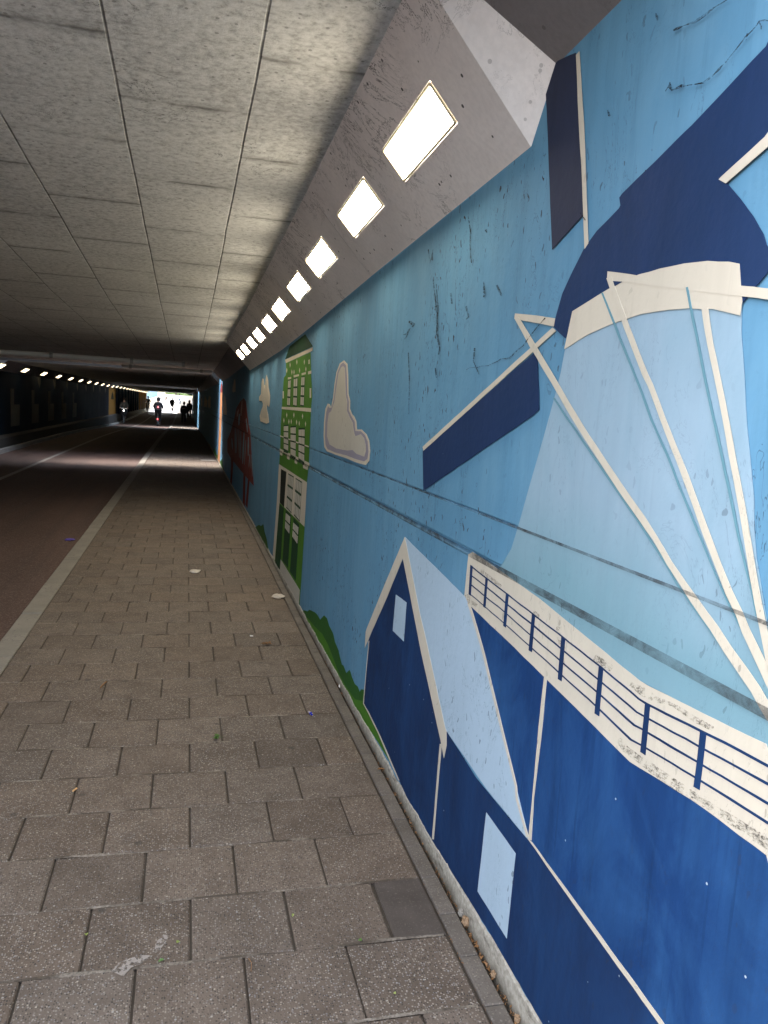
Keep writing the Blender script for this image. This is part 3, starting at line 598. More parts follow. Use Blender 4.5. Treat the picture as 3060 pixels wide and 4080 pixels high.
["painted_canal_house","wall_tie","cream",1.5,[[[7.23,1.978],[7.18,1.952],[7.214,1.929],[7.256,1.956]],[[6.785,1.983],[6.741,1.959],[6.771,1.936],[6.808,1.962]],[[6.344,1.961],[6.305,1.939],[6.33,1.918],[6.364,1.942]],[[7.458,1.939],[7.405,1.913],[7.441,1.888],[7.486,1.916]],[[7.085,1.909],[7.036,1.885],[7.069,1.861],[7.109,1.887]],[[6.941,1.904],[6.894,1.88],[6.925,1.857],[6.965,1.882]],[[6.596,1.906],[6.554,1.883],[6.581,1.861],[6.617,1.885]],[[6.242,1.901],[6.205,1.88],[6.229,1.859],[6.262,1.882]],[[7.318,1.529],[7.266,1.506],[7.301,1.48],[7.345,1.505]],[[6.828,1.537],[6.783,1.515],[6.813,1.49],[6.851,1.514]],[[6.309,1.535],[6.27,1.515],[6.295,1.492],[6.329,1.514]],[[7.516,1.476],[7.462,1.453],[7.498,1.425],[7.544,1.451]],[[7.144,1.474],[7.095,1.452],[7.128,1.425],[7.17,1.45]],[[6.981,1.477],[6.934,1.456],[6.965,1.43],[7.005,1.454]],[[6.638,1.48],[6.595,1.46],[6.623,1.435],[6.66,1.458]],[[6.479,1.474],[6.438,1.454],[6.465,1.43],[6.5,1.452]],[[6.131,1.479],[6.094,1.46],[6.118,1.437],[6.149,1.458]]]],
["painted_canal_house","quoin","cream",1.5,[[[6.121,1.946],[6.055,1.947],[6.051,1.914],[6.111,1.914]],[[6.112,1.858],[5.959,1.86],[5.952,1.837],[6.105,1.836]],[[5.995,1.73],[5.919,1.729],[5.898,1.659],[5.974,1.659]],[[7.697,1.726],[7.602,1.725],[7.579,1.658],[7.673,1.658]]]],
["painted_canal_house","window","deep_green",1.8,[[[7.296,1.821],[7.112,1.822],[7.099,1.586],[7.313,1.592]]],[[[7.285,1.814],[7.215,1.814],[7.216,1.752],[7.289,1.753]],[[7.193,1.814],[7.123,1.815],[7.12,1.752],[7.193,1.752]],[[7.29,1.737],[7.216,1.737],[7.217,1.675],[7.295,1.676]],[[7.193,1.737],[7.119,1.736],[7.116,1.673],[7.193,1.674]],[[7.295,1.661],[7.218,1.659],[7.219,1.597],[7.3,1.6]],[[7.193,1.659],[7.115,1.657],[7.112,1.595],[7.193,1.597]]]],
["painted_canal_house","window","deep_green",1.8,[[[6.924,1.828],[6.678,1.829],[6.658,1.588],[6.885,1.593]]],[[[6.908,1.82],[6.814,1.82],[6.806,1.757],[6.898,1.757]],[[6.785,1.82],[6.692,1.821],[6.686,1.756],[6.777,1.757]],[[6.895,1.742],[6.804,1.741],[6.796,1.678],[6.885,1.679]],[[6.776,1.741],[6.685,1.74],[6.679,1.676],[6.768,1.677]],[[6.883,1.663],[6.794,1.662],[6.786,1.599],[6.873,1.601]],[[6.766,1.662],[6.678,1.66],[6.672,1.596],[6.759,1.598]]]],
["painted_canal_house","window","deep_green",1.8,[[[6.455,1.83],[6.271,1.829],[6.255,1.593],[6.449,1.597]]],[[[6.444,1.822],[6.373,1.822],[6.371,1.759],[6.442,1.76]],[[6.351,1.821],[6.281,1.821],[6.277,1.758],[6.348,1.759]],[[6.441,1.745],[6.37,1.744],[6.367,1.681],[6.44,1.682]],[[6.348,1.743],[6.276,1.742],[6.272,1.679],[6.345,1.681]],[[6.439,1.667],[6.367,1.665],[6.364,1.603],[6.438,1.605]],[[6.344,1.665],[6.271,1.664],[6.267,1.601],[6.341,1.603]]]],
["painted_canal_house","window","deep_green",1.8,[[[7.493,1.41],[7.161,1.423],[7.074,1.168],[7.424,1.16]]],[[[7.478,1.397],[7.415,1.4],[7.4,1.356],[7.463,1.354]],[[7.395,1.401],[7.332,1.403],[7.317,1.359],[7.38,1.357]],[[7.312,1.404],[7.249,1.406],[7.234,1.361],[7.297,1.359]],[[7.229,1.407],[7.166,1.41],[7.151,1.364],[7.214,1.362]],[[7.46,1.344],[7.396,1.345],[7.381,1.302],[7.445,1.301]],[[7.376,1.346],[7.313,1.348],[7.298,1.304],[7.361,1.302]],[[7.293,1.348],[7.23,1.35],[7.215,1.305],[7.278,1.304]],[[7.21,1.351],[7.147,1.353],[7.131,1.307],[7.195,1.306]],[[7.441,1.29],[7.378,1.291],[7.362,1.248],[7.426,1.247]],[[7.358,1.292],[7.294,1.293],[7.279,1.248],[7.343,1.248]],[[7.274,1.293],[7.211,1.294],[7.196,1.249],[7.259,1.249]],[[7.191,1.294],[7.128,1.296],[7.112,1.25],[7.176,1.249]],[[7.422,1.237],[7.359,1.237],[7.344,1.194],[7.407,1.194]],[[7.339,1.237],[7.275,1.238],[7.26,1.193],[7.324,1.194]],[[7.255,1.238],[7.192,1.238],[7.176,1.193],[7.24,1.193]],[[7.172,1.238],[7.108,1.238],[7.093,1.193],[7.156,1.193]]]],
["painted_canal_house","window","deep_green",1.8,[[[7.0,1.414],[6.658,1.43],[6.581,1.149],[6.927,1.147]]],[[[6.986,1.401],[6.921,1.404],[6.905,1.355],[6.97,1.353]],[[6.9,1.405],[6.835,1.408],[6.82,1.358],[6.885,1.356]],[[6.814,1.408],[6.749,1.411],[6.735,1.36],[6.8,1.358]],[[6.729,1.412],[6.664,1.414],[6.65,1.363],[6.714,1.361]],[[6.966,1.341],[6.901,1.343],[6.885,1.294],[6.949,1.293]],[[6.881,1.343],[6.816,1.345],[6.801,1.296],[6.865,1.294]],[[6.796,1.346],[6.731,1.348],[6.717,1.297],[6.781,1.296]],[[6.711,1.348],[6.646,1.35],[6.632,1.299],[6.697,1.297]],[[6.946,1.281],[6.881,1.282],[6.866,1.233],[6.929,1.232]],[[6.861,1.282],[6.797,1.283],[6.782,1.233],[6.846,1.233]],[[6.777,1.283],[6.713,1.284],[6.699,1.234],[6.762,1.233]],[[6.693,1.285],[6.629,1.286],[6.615,1.234],[6.679,1.234]],[[6.925,1.22],[6.862,1.221],[6.846,1.172],[6.909,1.172]],[[6.842,1.221],[6.779,1.221],[6.763,1.171],[6.827,1.171]],[[6.758,1.221],[6.695,1.221],[6.681,1.171],[6.744,1.171]],[[6.675,1.221],[6.612,1.221],[6.598,1.17],[6.661,1.17]]]],
["painted_canal_house","window","deep_green",1.8,[[[6.488,1.416],[6.147,1.43],[6.083,1.143],[6.416,1.146]]],[[[6.473,1.402],[6.409,1.404],[6.394,1.356],[6.458,1.354]],[[6.388,1.405],[6.324,1.408],[6.31,1.358],[6.374,1.356]],[[6.303,1.409],[6.238,1.411],[6.226,1.36],[6.29,1.359]],[[6.218,1.412],[6.153,1.414],[6.142,1.363],[6.206,1.361]],[[6.455,1.342],[6.391,1.344],[6.376,1.295],[6.439,1.294]],[[6.371,1.344],[6.307,1.346],[6.293,1.296],[6.356,1.295]],[[6.287,1.346],[6.223,1.348],[6.211,1.297],[6.274,1.296]],[[6.203,1.348],[6.139,1.349],[6.128,1.298],[6.191,1.297]],[[6.436,1.282],[6.373,1.283],[6.358,1.234],[6.42,1.234]],[[6.353,1.283],[6.29,1.284],[6.277,1.234],[6.339,1.234]],[[6.27,1.284],[6.208,1.284],[6.195,1.233],[6.257,1.234]],[[6.188,1.284],[6.125,1.285],[6.114,1.233],[6.176,1.233]],[[6.417,1.223],[6.355,1.222],[6.34,1.173],[6.402,1.175]],[[6.335,1.222],[6.274,1.221],[6.26,1.172],[6.321,1.173]],[[6.254,1.221],[6.192,1.221],[6.18,1.17],[6.241,1.171]],[[6.173,1.22],[6.111,1.22],[6.1,1.168],[6.161,1.169]]]],
["painted_canal_house","shop_front","cream",1.4,[[[7.748,1.021],[5.92,1.026],[5.94,0.683],[7.585,0.662],[7.768,0.06],[7.967,0.054],[7.803,0.618]]]],
["painted_canal_house","window","dark",1.8,[[[7.568,0.989],[7.151,0.997],[7.22,0.667],[7.553,0.666]]]],
["painted_canal_house","window","deep_green",1.8,[[[7.024,0.996],[6.654,1.002],[6.705,0.679],[7.063,0.682]]],[[[7.014,0.986],[6.944,0.987],[6.955,0.902],[7.025,0.902]],[[6.922,0.987],[6.851,0.988],[6.864,0.903],[6.933,0.903]],[[6.829,0.989],[6.759,0.99],[6.772,0.904],[6.841,0.904]],[[6.737,0.99],[6.666,0.991],[6.68,0.905],[6.75,0.905]],[[7.027,0.881],[6.958,0.881],[6.969,0.797],[7.038,0.797]],[[6.936,0.881],[6.866,0.882],[6.878,0.797],[6.947,0.797]],[[6.845,0.882],[6.775,0.883],[6.788,0.798],[6.857,0.797]],[[6.753,0.883],[6.683,0.884],[6.697,0.798],[6.766,0.798]],[[7.041,0.776],[6.972,0.776],[6.983,0.692],[7.051,0.692]],[[6.95,0.776],[6.881,0.776],[6.893,0.691],[6.961,0.692]],[[6.86,0.776],[6.791,0.776],[6.804,0.691],[6.872,0.691]],[[6.769,0.776],[6.7,0.776],[6.714,0.69],[6.782,0.691]]]],
["painted_canal_house","window","deep_green",1.8,[[[6.535,1.002],[6.157,1.006],[6.199,0.683],[6.542,0.687]]],[[[6.524,0.992],[6.452,0.992],[6.456,0.908],[6.526,0.908]],[[6.43,0.993],[6.358,0.993],[6.364,0.908],[6.434,0.908]],[[6.336,0.993],[6.264,0.994],[6.273,0.909],[6.342,0.908]],[[6.242,0.994],[6.17,0.995],[6.181,0.909],[6.251,0.909]],[[6.526,0.887],[6.457,0.887],[6.461,0.802],[6.528,0.803]],[[6.435,0.887],[6.366,0.887],[6.372,0.802],[6.44,0.802]],[[6.344,0.887],[6.275,0.887],[6.283,0.802],[6.351,0.802]],[[6.253,0.887],[6.184,0.887],[6.195,0.801],[6.262,0.802]],[[6.529,0.782],[6.462,0.781],[6.466,0.697],[6.531,0.698]],[[6.441,0.781],[6.374,0.781],[6.38,0.696],[6.445,0.697]],[[6.353,0.781],[6.286,0.78],[6.294,0.695],[6.359,0.696]],[[6.264,0.78],[6.197,0.78],[6.208,0.694],[6.274,0.695]]]],
["painted_canal_house","door","deep_green",1.8,[[[7.581,0.649],[7.236,0.655],[7.314,0.059],[7.731,0.03]]]],
["painted_canal_house","window","deep_green",1.8,[[[7.076,0.661],[6.718,0.665],[6.77,0.19],[7.163,0.18]]],[[[7.06,0.633],[6.999,0.635],[7.006,0.573],[7.067,0.572]],[[6.98,0.636],[6.92,0.638],[6.927,0.574],[6.987,0.573]],[[6.901,0.638],[6.84,0.64],[6.847,0.576],[6.908,0.575]],[[6.821,0.641],[6.76,0.643],[6.767,0.577],[6.828,0.576]],[[7.069,0.557],[7.008,0.558],[7.015,0.496],[7.076,0.496]],[[6.989,0.558],[6.928,0.559],[6.936,0.495],[6.996,0.496]],[[6.909,0.559],[6.849,0.56],[6.856,0.495],[6.916,0.495]],[[6.83,0.56],[6.769,0.561],[6.776,0.494],[6.837,0.495]]]],
["painted_canal_house","window","deep_green",1.8,[[[6.551,0.663],[6.216,0.662],[6.271,0.192],[6.631,0.19]]],[[[6.548,0.623],[6.487,0.625],[6.497,0.57],[6.559,0.57]],[[6.467,0.625],[6.405,0.626],[6.416,0.57],[6.478,0.57]],[[6.386,0.627],[6.324,0.628],[6.335,0.57],[6.397,0.57]],[[6.304,0.629],[6.243,0.63],[6.255,0.57],[6.316,0.57]],[[6.561,0.556],[6.5,0.556],[6.51,0.501],[6.571,0.502]],[[6.48,0.556],[6.419,0.555],[6.43,0.499],[6.491,0.5]],[[6.4,0.555],[6.338,0.555],[6.35,0.496],[6.411,0.498]],[[6.319,0.555],[6.258,0.555],[6.27,0.494],[6.331,0.496]]]],
["painted_canal_house","plinth","cream_dim",2,[[[7.296,0.163],[6.028,0.169],[6.042,0.045],[7.331,0.045]]]],
["painted_bush",None,"leaf_green",1,[[[5.834,0.03],[5.789,0.07],[5.602,0.11],[5.53,0.142],[5.309,0.183],[5.19,0.195],[5.072,0.192],[4.936,0.259],[4.833,0.268],[4.743,0.242],[4.603,0.232],[4.538,0.201],[4.425,0.188],[4.307,0.137],[4.26,0.149],[4.173,0.132],[4.091,0.18],[4.026,0.161],[3.949,0.15],[3.881,0.163],[3.823,0.153],[3.789,0.18],[3.737,0.196],[3.727,0.126],[3.607,0.123],[3.37,0.108],[3.023,0.062],[3.154,0.071],[3.36,0.068],[3.69,0.049],[4.051,0.03],[4.485,0.03],[4.976,0.03],[5.573,0.03]]]],
["painted_bush","bush_shading","bush_dark",1.1,[[[5.834,0.03],[5.789,0.07],[5.602,0.11],[5.53,0.142],[5.309,0.183],[5.19,0.195],[5.072,0.192],[4.936,0.259],[4.833,0.268],[4.743,0.242],[4.603,0.232],[4.538,0.201],[4.425,0.188],[4.307,0.137],[4.26,0.149],[4.173,0.132],[4.091,0.18],[4.026,0.161],[3.949,0.15],[3.881,0.163],[3.823,0.153],[3.789,0.18],[3.737,0.196],[3.75,0.132],[3.916,0.078],[4.155,0.063],[4.357,0.066],[4.546,0.093],[4.75,0.122],[4.963,0.126],[5.233,0.095],[5.587,0.063]]]],
["painted_bush",None,"bush_dark",1,[[[10.057,0.033],[9.533,0.148],[9.279,0.171],[9.021,0.235],[8.868,0.173],[8.624,0.137],[8.371,0.047],[8.292,0.03],[9.29,0.03],[10.234,0.03]]]],
["painted_bush",None,"bush_dark",1,[[[20.72,0.074],[19.266,0.251],[18.594,0.102],[18.032,0.03],[19.614,0.03],[21.31,0.03]]]],
["painted_bush",None,"leaf_green",1,[[[24.82,0.115],[23.785,0.261],[22.807,0.11],[22.052,0.16],[21.869,0.03],[23.945,0.03],[25.397,0.03]]]],
["painted_tower",None,"orange",1.2,[[[21.515,1.84],[20.221,1.828],[20.206,1.242],[20.334,0.673],[20.543,0.03],[21.874,0.03],[21.59,0.765],[21.51,1.365]]]],
["painted_tower","spire","spire_red",1.5,[[[20.968,2.137],[20.503,2.014],[20.128,1.825],[21.582,1.838],[21.315,2.029]]]],
["painted_red_bridge",None,"red",1.2,[[[12.852,1.673],[12.409,1.628],[12.188,1.527],[11.764,1.325],[11.286,1.18],[11.038,0.956],[10.432,0.525],[12.278,0.515],[15.822,0.508],[17.126,0.548],[17.281,0.793],[16.127,1.018],[15.159,1.288],[14.601,1.494],[13.615,1.618]]]],
["painted_red_bridge","bridge_leg","red_dark",1,[[[15.79,0.521],[14.961,0.569],[15.032,0.288],[15.225,0.03],[15.749,0.03],[15.657,0.232]],[[12.349,0.535],[11.942,0.545],[11.801,0.068],[12.275,0.068]],[[11.436,0.517],[11.161,0.52],[11.346,0.103],[11.731,0.111]]]],
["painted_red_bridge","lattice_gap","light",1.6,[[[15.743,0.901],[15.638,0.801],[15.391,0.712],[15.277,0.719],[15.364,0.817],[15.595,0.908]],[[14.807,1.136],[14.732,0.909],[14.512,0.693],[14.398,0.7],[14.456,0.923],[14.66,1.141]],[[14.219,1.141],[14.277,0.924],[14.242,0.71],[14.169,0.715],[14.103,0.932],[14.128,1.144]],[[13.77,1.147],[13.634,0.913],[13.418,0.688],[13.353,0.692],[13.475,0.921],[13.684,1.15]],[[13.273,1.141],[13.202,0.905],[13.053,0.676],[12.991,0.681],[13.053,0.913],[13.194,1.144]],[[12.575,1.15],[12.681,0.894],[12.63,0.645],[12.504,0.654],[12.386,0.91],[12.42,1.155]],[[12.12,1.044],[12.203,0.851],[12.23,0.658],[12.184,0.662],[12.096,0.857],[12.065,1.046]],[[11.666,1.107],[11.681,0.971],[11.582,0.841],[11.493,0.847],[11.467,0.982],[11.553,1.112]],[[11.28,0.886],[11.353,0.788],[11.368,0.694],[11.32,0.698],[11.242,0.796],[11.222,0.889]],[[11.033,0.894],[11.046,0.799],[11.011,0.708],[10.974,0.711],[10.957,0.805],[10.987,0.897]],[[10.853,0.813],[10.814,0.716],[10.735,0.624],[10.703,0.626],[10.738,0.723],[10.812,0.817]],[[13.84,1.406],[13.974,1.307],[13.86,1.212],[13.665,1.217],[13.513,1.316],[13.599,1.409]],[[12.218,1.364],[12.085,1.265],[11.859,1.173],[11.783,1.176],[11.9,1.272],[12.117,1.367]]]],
["painted_red_bridge","highlight","pinkish",1.9,[[[13.253,1.628],[13.42,1.507],[13.399,1.385],[13.238,1.388],[13.101,1.508],[13.122,1.627]],[[14.063,1.481],[14.35,1.419],[14.379,1.352],[14.196,1.354],[13.991,1.42],[13.89,1.481]]]],
["painted_skyline",None,"cream_dim",1,[[[37.059,1.841],[35.946,1.724],[33.586,1.603],[33.718,1.337],[39.121,1.328],[38.338,1.598],[37.435,1.727]]]],
["painted_skyline",None,"cream_dim",1,[[[31.092,1.799],[29.174,1.749],[29.17,1.348],[32.116,1.351],[32.772,1.604]]]],
["painted_skyline",None,"cream_dim",1,[[[45.612,1.746],[43.804,1.712],[43.279,1.325],[45.346,1.341]]]],
["wall_crack",None,"crack",4.5,[[[1.48,2.253],[1.478,2.261],[1.468,2.243],[1.454,2.24],[1.433,2.237],[1.416,2.233],[1.395,2.227],[1.363,2.218],[1.343,2.22],[1.334,2.223],[1.32,2.225],[1.306,2.231],[1.279,2.243],[1.262,2.251],[1.25,2.255],[1.247,2.256],[1.233,2.26],[1.225,2.265],[1.211,2.26],[1.203,2.256],[1.203,2.258],[1.212,2.263],[1.226,2.267],[1.234,2.261],[1.248,2.257],[1.254,2.259],[1.264,2.252],[1.281,2.244],[1.307,2.232],[1.325,2.229],[1.336,2.224],[1.347,2.224],[1.367,2.222],[1.396,2.229],[1.417,2.235],[1.436,2.243],[1.456,2.243],[1.466,2.244],[1.476,2.262],[1.483,2.254]]]],
["wall_crack",None,"crack",4.5,[[[1.48,2.357],[1.464,2.354],[1.448,2.353],[1.411,2.342],[1.379,2.341],[1.354,2.344],[1.317,2.341],[1.318,2.342],[1.357,2.346],[1.383,2.346],[1.416,2.348],[1.449,2.354],[1.469,2.36],[1.483,2.361]]]],
["wall_crack",None,"crack",4.5,[[[1.48,2.255],[1.486,2.253],[1.49,2.25],[1.489,2.249],[1.485,2.252],[1.478,2.253]]]],
["wall_crack",None,"crack",4.5,[[[1.253,2.257],[1.255,2.252],[1.255,2.246],[1.254,2.245],[1.254,2.251],[1.251,2.256]]]],
["wall_crack",None,"crack",4.5,[[[1.226,2.265],[1.22,2.255],[1.219,2.251],[1.218,2.25],[1.218,2.255],[1.225,2.265]]]],
["wall_crack",None,"crack",4.5,[[[1.554,2.422],[1.552,2.414],[1.546,2.404],[1.544,2.404],[1.544,2.412],[1.552,2.422]]]],
["wall_crack",None,"crack",4.5,[[[1.812,2.087],[1.781,2.063],[1.778,2.063],[1.81,2.088]]]],
["wall_crack",None,"crack",4.5,[[[2.941,2.076],[2.905,1.983],[2.901,1.893],[2.851,1.833],[2.856,1.809],[2.848,1.809],[2.838,1.832],[2.877,1.891],[2.891,1.981],[2.933,2.075]]]],
["wall_crack",None,"crack",4.5,[[[2.987,2.099],[2.953,2.037],[2.912,1.967],[2.898,1.966],[2.942,2.036],[2.978,2.098]]]],
["wall_crack",None,"crack",4.5,[[[2.766,2.021],[2.744,1.98],[2.727,1.979],[2.751,2.02]]]],
["wall_crack",None,"crack",4.5,[[[2.438,2.014],[2.427,1.972],[2.428,1.966],[2.421,1.964],[2.409,1.97],[2.43,2.013]]]],
["wall_crack",None,"crack",4.5,[[[2.594,1.956],[2.557,1.916],[2.578,1.912],[2.574,1.91],[2.546,1.915],[2.577,1.955]]]],
["wall_crack",None,"crack",4.5,[[[2.325,1.988],[2.289,1.957],[2.277,1.95],[2.27,1.95],[2.275,1.958],[2.313,1.988]]]],
["wall_crack",None,"crack",4.5,[[[3.299,1.968],[3.239,1.948],[3.243,1.944],[3.228,1.941],[3.19,1.952],[3.285,1.973]]]],
["wall_crack",None,"crack",4.5,[[[2.478,1.81],[2.481,1.768],[2.417,1.723],[2.411,1.723],[2.473,1.768],[2.465,1.809]]]],
["wall_crack",None,"crack",4.5,[[[3.275,1.841],[3.238,1.73],[3.209,1.583],[3.199,1.583],[3.224,1.729],[3.264,1.84]]]],
["wall_crack",None,"crack",4.5,[[[2.888,1.762],[2.865,1.724],[2.851,1.724],[2.877,1.762]]]],
["wall_crack",None,"crack",4.5,[[[3.362,1.919],[3.277,1.941],[3.35,1.902],[3.341,1.9],[3.26,1.941],[3.373,1.923]]]],
["wall_crack",None,"crack",4.5,[[[2.629,2.255],[2.597,2.199],[2.591,2.155],[2.564,2.093],[2.557,2.092],[2.584,2.154],[2.588,2.197],[2.622,2.254]]]],
["wall_crack",None,"crack",4.5,[[[3.079,2.227],[3.04,2.167],[3.005,2.213],[3.022,2.176],[3.004,2.172],[3.011,2.216],[3.041,2.174],[3.067,2.225]]]],
["wall_crack",None,"crack",4.5,[[[2.457,2.177],[2.44,2.164],[2.433,2.163],[2.439,2.175]]]],
["wall_crack",None,"crack",4.5,[[[1.722,2.291],[1.714,2.277],[1.713,2.275],[1.71,2.273],[1.706,2.275],[1.718,2.291]]]],
["wall_crack",None,"crack",4.5,[[[1.961,1.856],[2.036,1.822],[2.088,1.793],[2.176,1.765],[2.309,1.754],[2.541,1.742],[2.54,1.741],[2.306,1.752],[2.171,1.761],[2.085,1.791],[2.033,1.82],[1.957,1.854]]]],
["painted_gallery","scuff","scuff",3.2,[[[2.292,1.109],[2.186,1.102],[2.116,1.1],[2.108,1.107],[2.171,1.114],[2.28,1.119]]]],
["painted_gallery","scuff","scuff",3.2,[[[2.402,1.006],[2.37,0.986],[2.294,0.996],[2.287,1.006],[2.342,1.004],[2.377,1.016]]]],
["painted_gallery","scuff","scuff",3.2,[[[1.75,1.085],[1.746,1.05],[1.706,1.039],[1.694,1.048],[1.726,1.058],[1.723,1.092]]]],
["painted_gallery","scuff","scuff",3.2,[[[1.566,1.058],[1.488,1.058],[1.475,1.075],[1.552,1.076]]]],
["painted_gallery","scuff","scuff",3.2,[[[1.41,1.056],[1.363,1.05],[1.319,1.055],[1.263,1.068],[1.194,1.064],[1.145,1.068],[1.141,1.077],[1.188,1.076],[1.259,1.075],[1.313,1.068],[1.35,1.072],[1.405,1.064]]]],
["painted_gallery","scuff","scuff",3.2,[[[1.437,0.923],[1.408,0.912],[1.363,0.914],[1.322,0.914],[1.276,0.914],[1.21,0.919],[1.155,0.926],[1.108,0.932],[1.066,0.932],[1.037,0.94],[1.012,0.936],[0.985,0.939],[0.977,0.956],[1.001,0.957],[1.03,0.954],[1.056,0.953],[1.101,0.947],[1.147,0.943],[1.198,0.94],[1.262,0.936],[1.309,0.934],[1.351,0.931],[1.392,0.929],[1.421,0.938]]]],
["painted_gallery","scuff","scuff",3.2,[[[1.897,1.075],[1.856,1.076],[1.845,1.089],[1.882,1.091]]]]
]

roots = {}
first = {}
for rec in MURAL:
    part, sub, mat, layer, polys = rec[:5]
    n0 = 0.0016 + 0.0012 * layer
    far = min(p[0] for q in polys for p in q)
    if far > 8: n0 *= 1.6
    mb = MB()
    for q in polys: tess(mb, q, n0, 0, 0.007 if part == 'wall_crack' else 0.0014)
    if sub is None:
        o = mb.build(part, M[mat], wall); first[part] = o
    else:
        if sub in ('window',) and len(rec) > 5:
            o = mb.build(sub, [M[mat], M['cream_dim']], first[part])
            mb2 = MB()
            mb2.v, mb2.f, mb2.m = list(mb.v), list(mb.f), list(mb.m)
            for q in rec[5]:
                mb2.prism(q, lambda y, z, t: on_wall(y, z, t), n0 + 0.0001, n0 + 0.0014, 1)
            me = bpy.data.meshes.new(sub); me.from_pydata(mb2.v, [], mb2.f); me.polygons.foreach_set('material_index', mb2.m)
            me.materials.append(M[mat]); me.materials.append(M['cream_dim']); me.update()
            o.data = me
        elif part == 'wall_crack':
            o = mb.build(part, M[mat], wall)
        else:
            if sub == 'railing_post' or sub == 'railing_rail': pass
            o = mb.build(sub, M[mat], first[part])
# dirty joint seams drawn across wall and paint
mb = MB()
ys = [-2 + 0.5 * i for i in range(0, 60)]
for a, c in zip(ys[:-1], ys[1:]):
    mb.prism([(a, 1.140), (c, 1.140), (c, 1.160), (a, 1.160)], lambda y, z, t: on_wall(y, z, t), 0.0085, 0.0095)
mb.build('joint_seam', M['seam'], wall)
mb = MB()
for a, c in zip(ys[:-1], ys[1:]):
    mb.prism([(a, 1.287), (c, 1.287), (c, 1.294), (a, 1.294)], lambda y, z, t: on_wall(y, z, t), 0.0085, 0.0095)
mb.build('joint_seam', M['seam'], wall)
# footing: an uneven lime-white band standing 12 mm proud at the foot of the wall
mb = MB(); N = 1600
prev = None
for i in range(N + 1):
    y = -2 + 32 * (i / N) ** 1.4
    h = 0.052 + 0.040 * max(0, min(1, (3.0 - y) / 1.6)) + 0.012 * noise.noise(Vector((y * 6, 0, 0))) + 0.012 * max(0, noise.noise(Vector((y * 40, 3, 0)))) + 0.006 * noise.noise(Vector((y * 120, 3, 0)))
    cur = (y, h)
    if prev:
        (ya, ha), (yb, hb) = prev, cur
        mb.face([on_wall(ya, -0.03, 0.007), on_wall(yb, -0.03, 0.007), on_wall(yb, hb - 0.008, 0.0055), on_wall(ya, ha - 0.008, 0.0055)])
        mb.face([on_wall(ya, ha - 0.008, 0.0055), on_wall(yb, hb - 0.008, 0.0055), on_wall(yb, hb, 0.0), on_wall(ya, ha, 0.0)])
    prev = cur
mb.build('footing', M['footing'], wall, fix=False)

# ------------------------------------------------------------------ decks
def deck(name, y0, y1, z, zt, label, knots=None, mat=None):
    mb = MB(); ys = [y0] + [k for k in (knots or []) if y0 < k < y1] + [y1]
    for a, c in zip(ys[:-1], ys[1:]):
        za, zc = z(a), z(c)
        # haunch on the right: from ceiling at x=.55 down to the wall
        hr = lambda y: [( -5.3, z(y)), (0.60, z(y)), (wx(y) + 0.02, z(y) - 0.255), (wx(y) + 0.02, zt), (-5.3, zt)]
        A, B_ = hr(a), hr(c)
        for i, (p, q) in enumerate(zip(range(5), [1, 2, 3, 4, 0])):
            mi = 1 if i == 1 else 0
            mb.face([(A[p][0], a, A[p][1]), (A[q][0], a, A[q][1]), (B_[q][0], c, B_[q][1]), (B_[p][0], c, B_[p][1])], mi)
    for yy in (y0, y1):
        mb.face([(p[0], yy, p[1]) for p in hr(yy)], 2)
    o = mb.build(name, [mat or M['ceiling'], M['haunch'], M['dark_face']])
    tag(o, label, 'bridge deck')
    return o
deck('bridge_deck', 1.15, 20.6, cz, 4.2, 'grey board-marked concrete bridge deck directly above the near pavement', CY)
deck('bridge_deck', 22.4, 53.6, lambda y: 2.33, 4.1, 'dark middle concrete deck beyond the pipes and the first slot of daylight')
deck('bridge_deck', 57.0, 100.2, lambda y: 2.36, 4.1, 'farthest dark concrete deck, ending at the bright tunnel exit')

# lamp housings: sloped panels between ceiling and wall, two lamps in each
LY = [2.15, 4.10, 6.04, 7.97, 9.90, 11.84]
lowx = lambda y: wx(y) - 0.001
lowz = lambda y: lerp(y, [2.15, 4.1, 6.04, 7.97, 9.9, 11.84], [2.34, 2.273, 2.194, 2.129, 2.096, 2.068])
upx = lambda y: lerp(y, [2.15, 4.1, 6.04, 7.97, 11.84], [0.553, 0.55, 0.541, 0.537, 0.522])
upz = lambda y: cz(y) - 0.001
def pan(y, t, n=0.0):
    """point on the sloped panel; t 0 at the wall, 1 at the ceiling; n metres out into the tunnel"""
    a = Vector((lowx(y), y, lowz(y))); c = Vector((upx(y), y, upz(y))); d = (c - a)
    nn = Vector((-d.z, 0, d.x)).normalized()
    if nn.z > 0: nn = -nn
    return a + d * t + nn * n
labs = ['nearest sloped grey lamp housing with a pale end plate, above the windmill sail', 'second sloped lamp housing from the near end, above the plain blue wall',
        'third sloped lamp housing from the near end, above the big cloud and green house', 'fourth sloped lamp housing from the near end, above the small clouds',
        'last sloped lamp housing, ending where the tunnel gets dark']
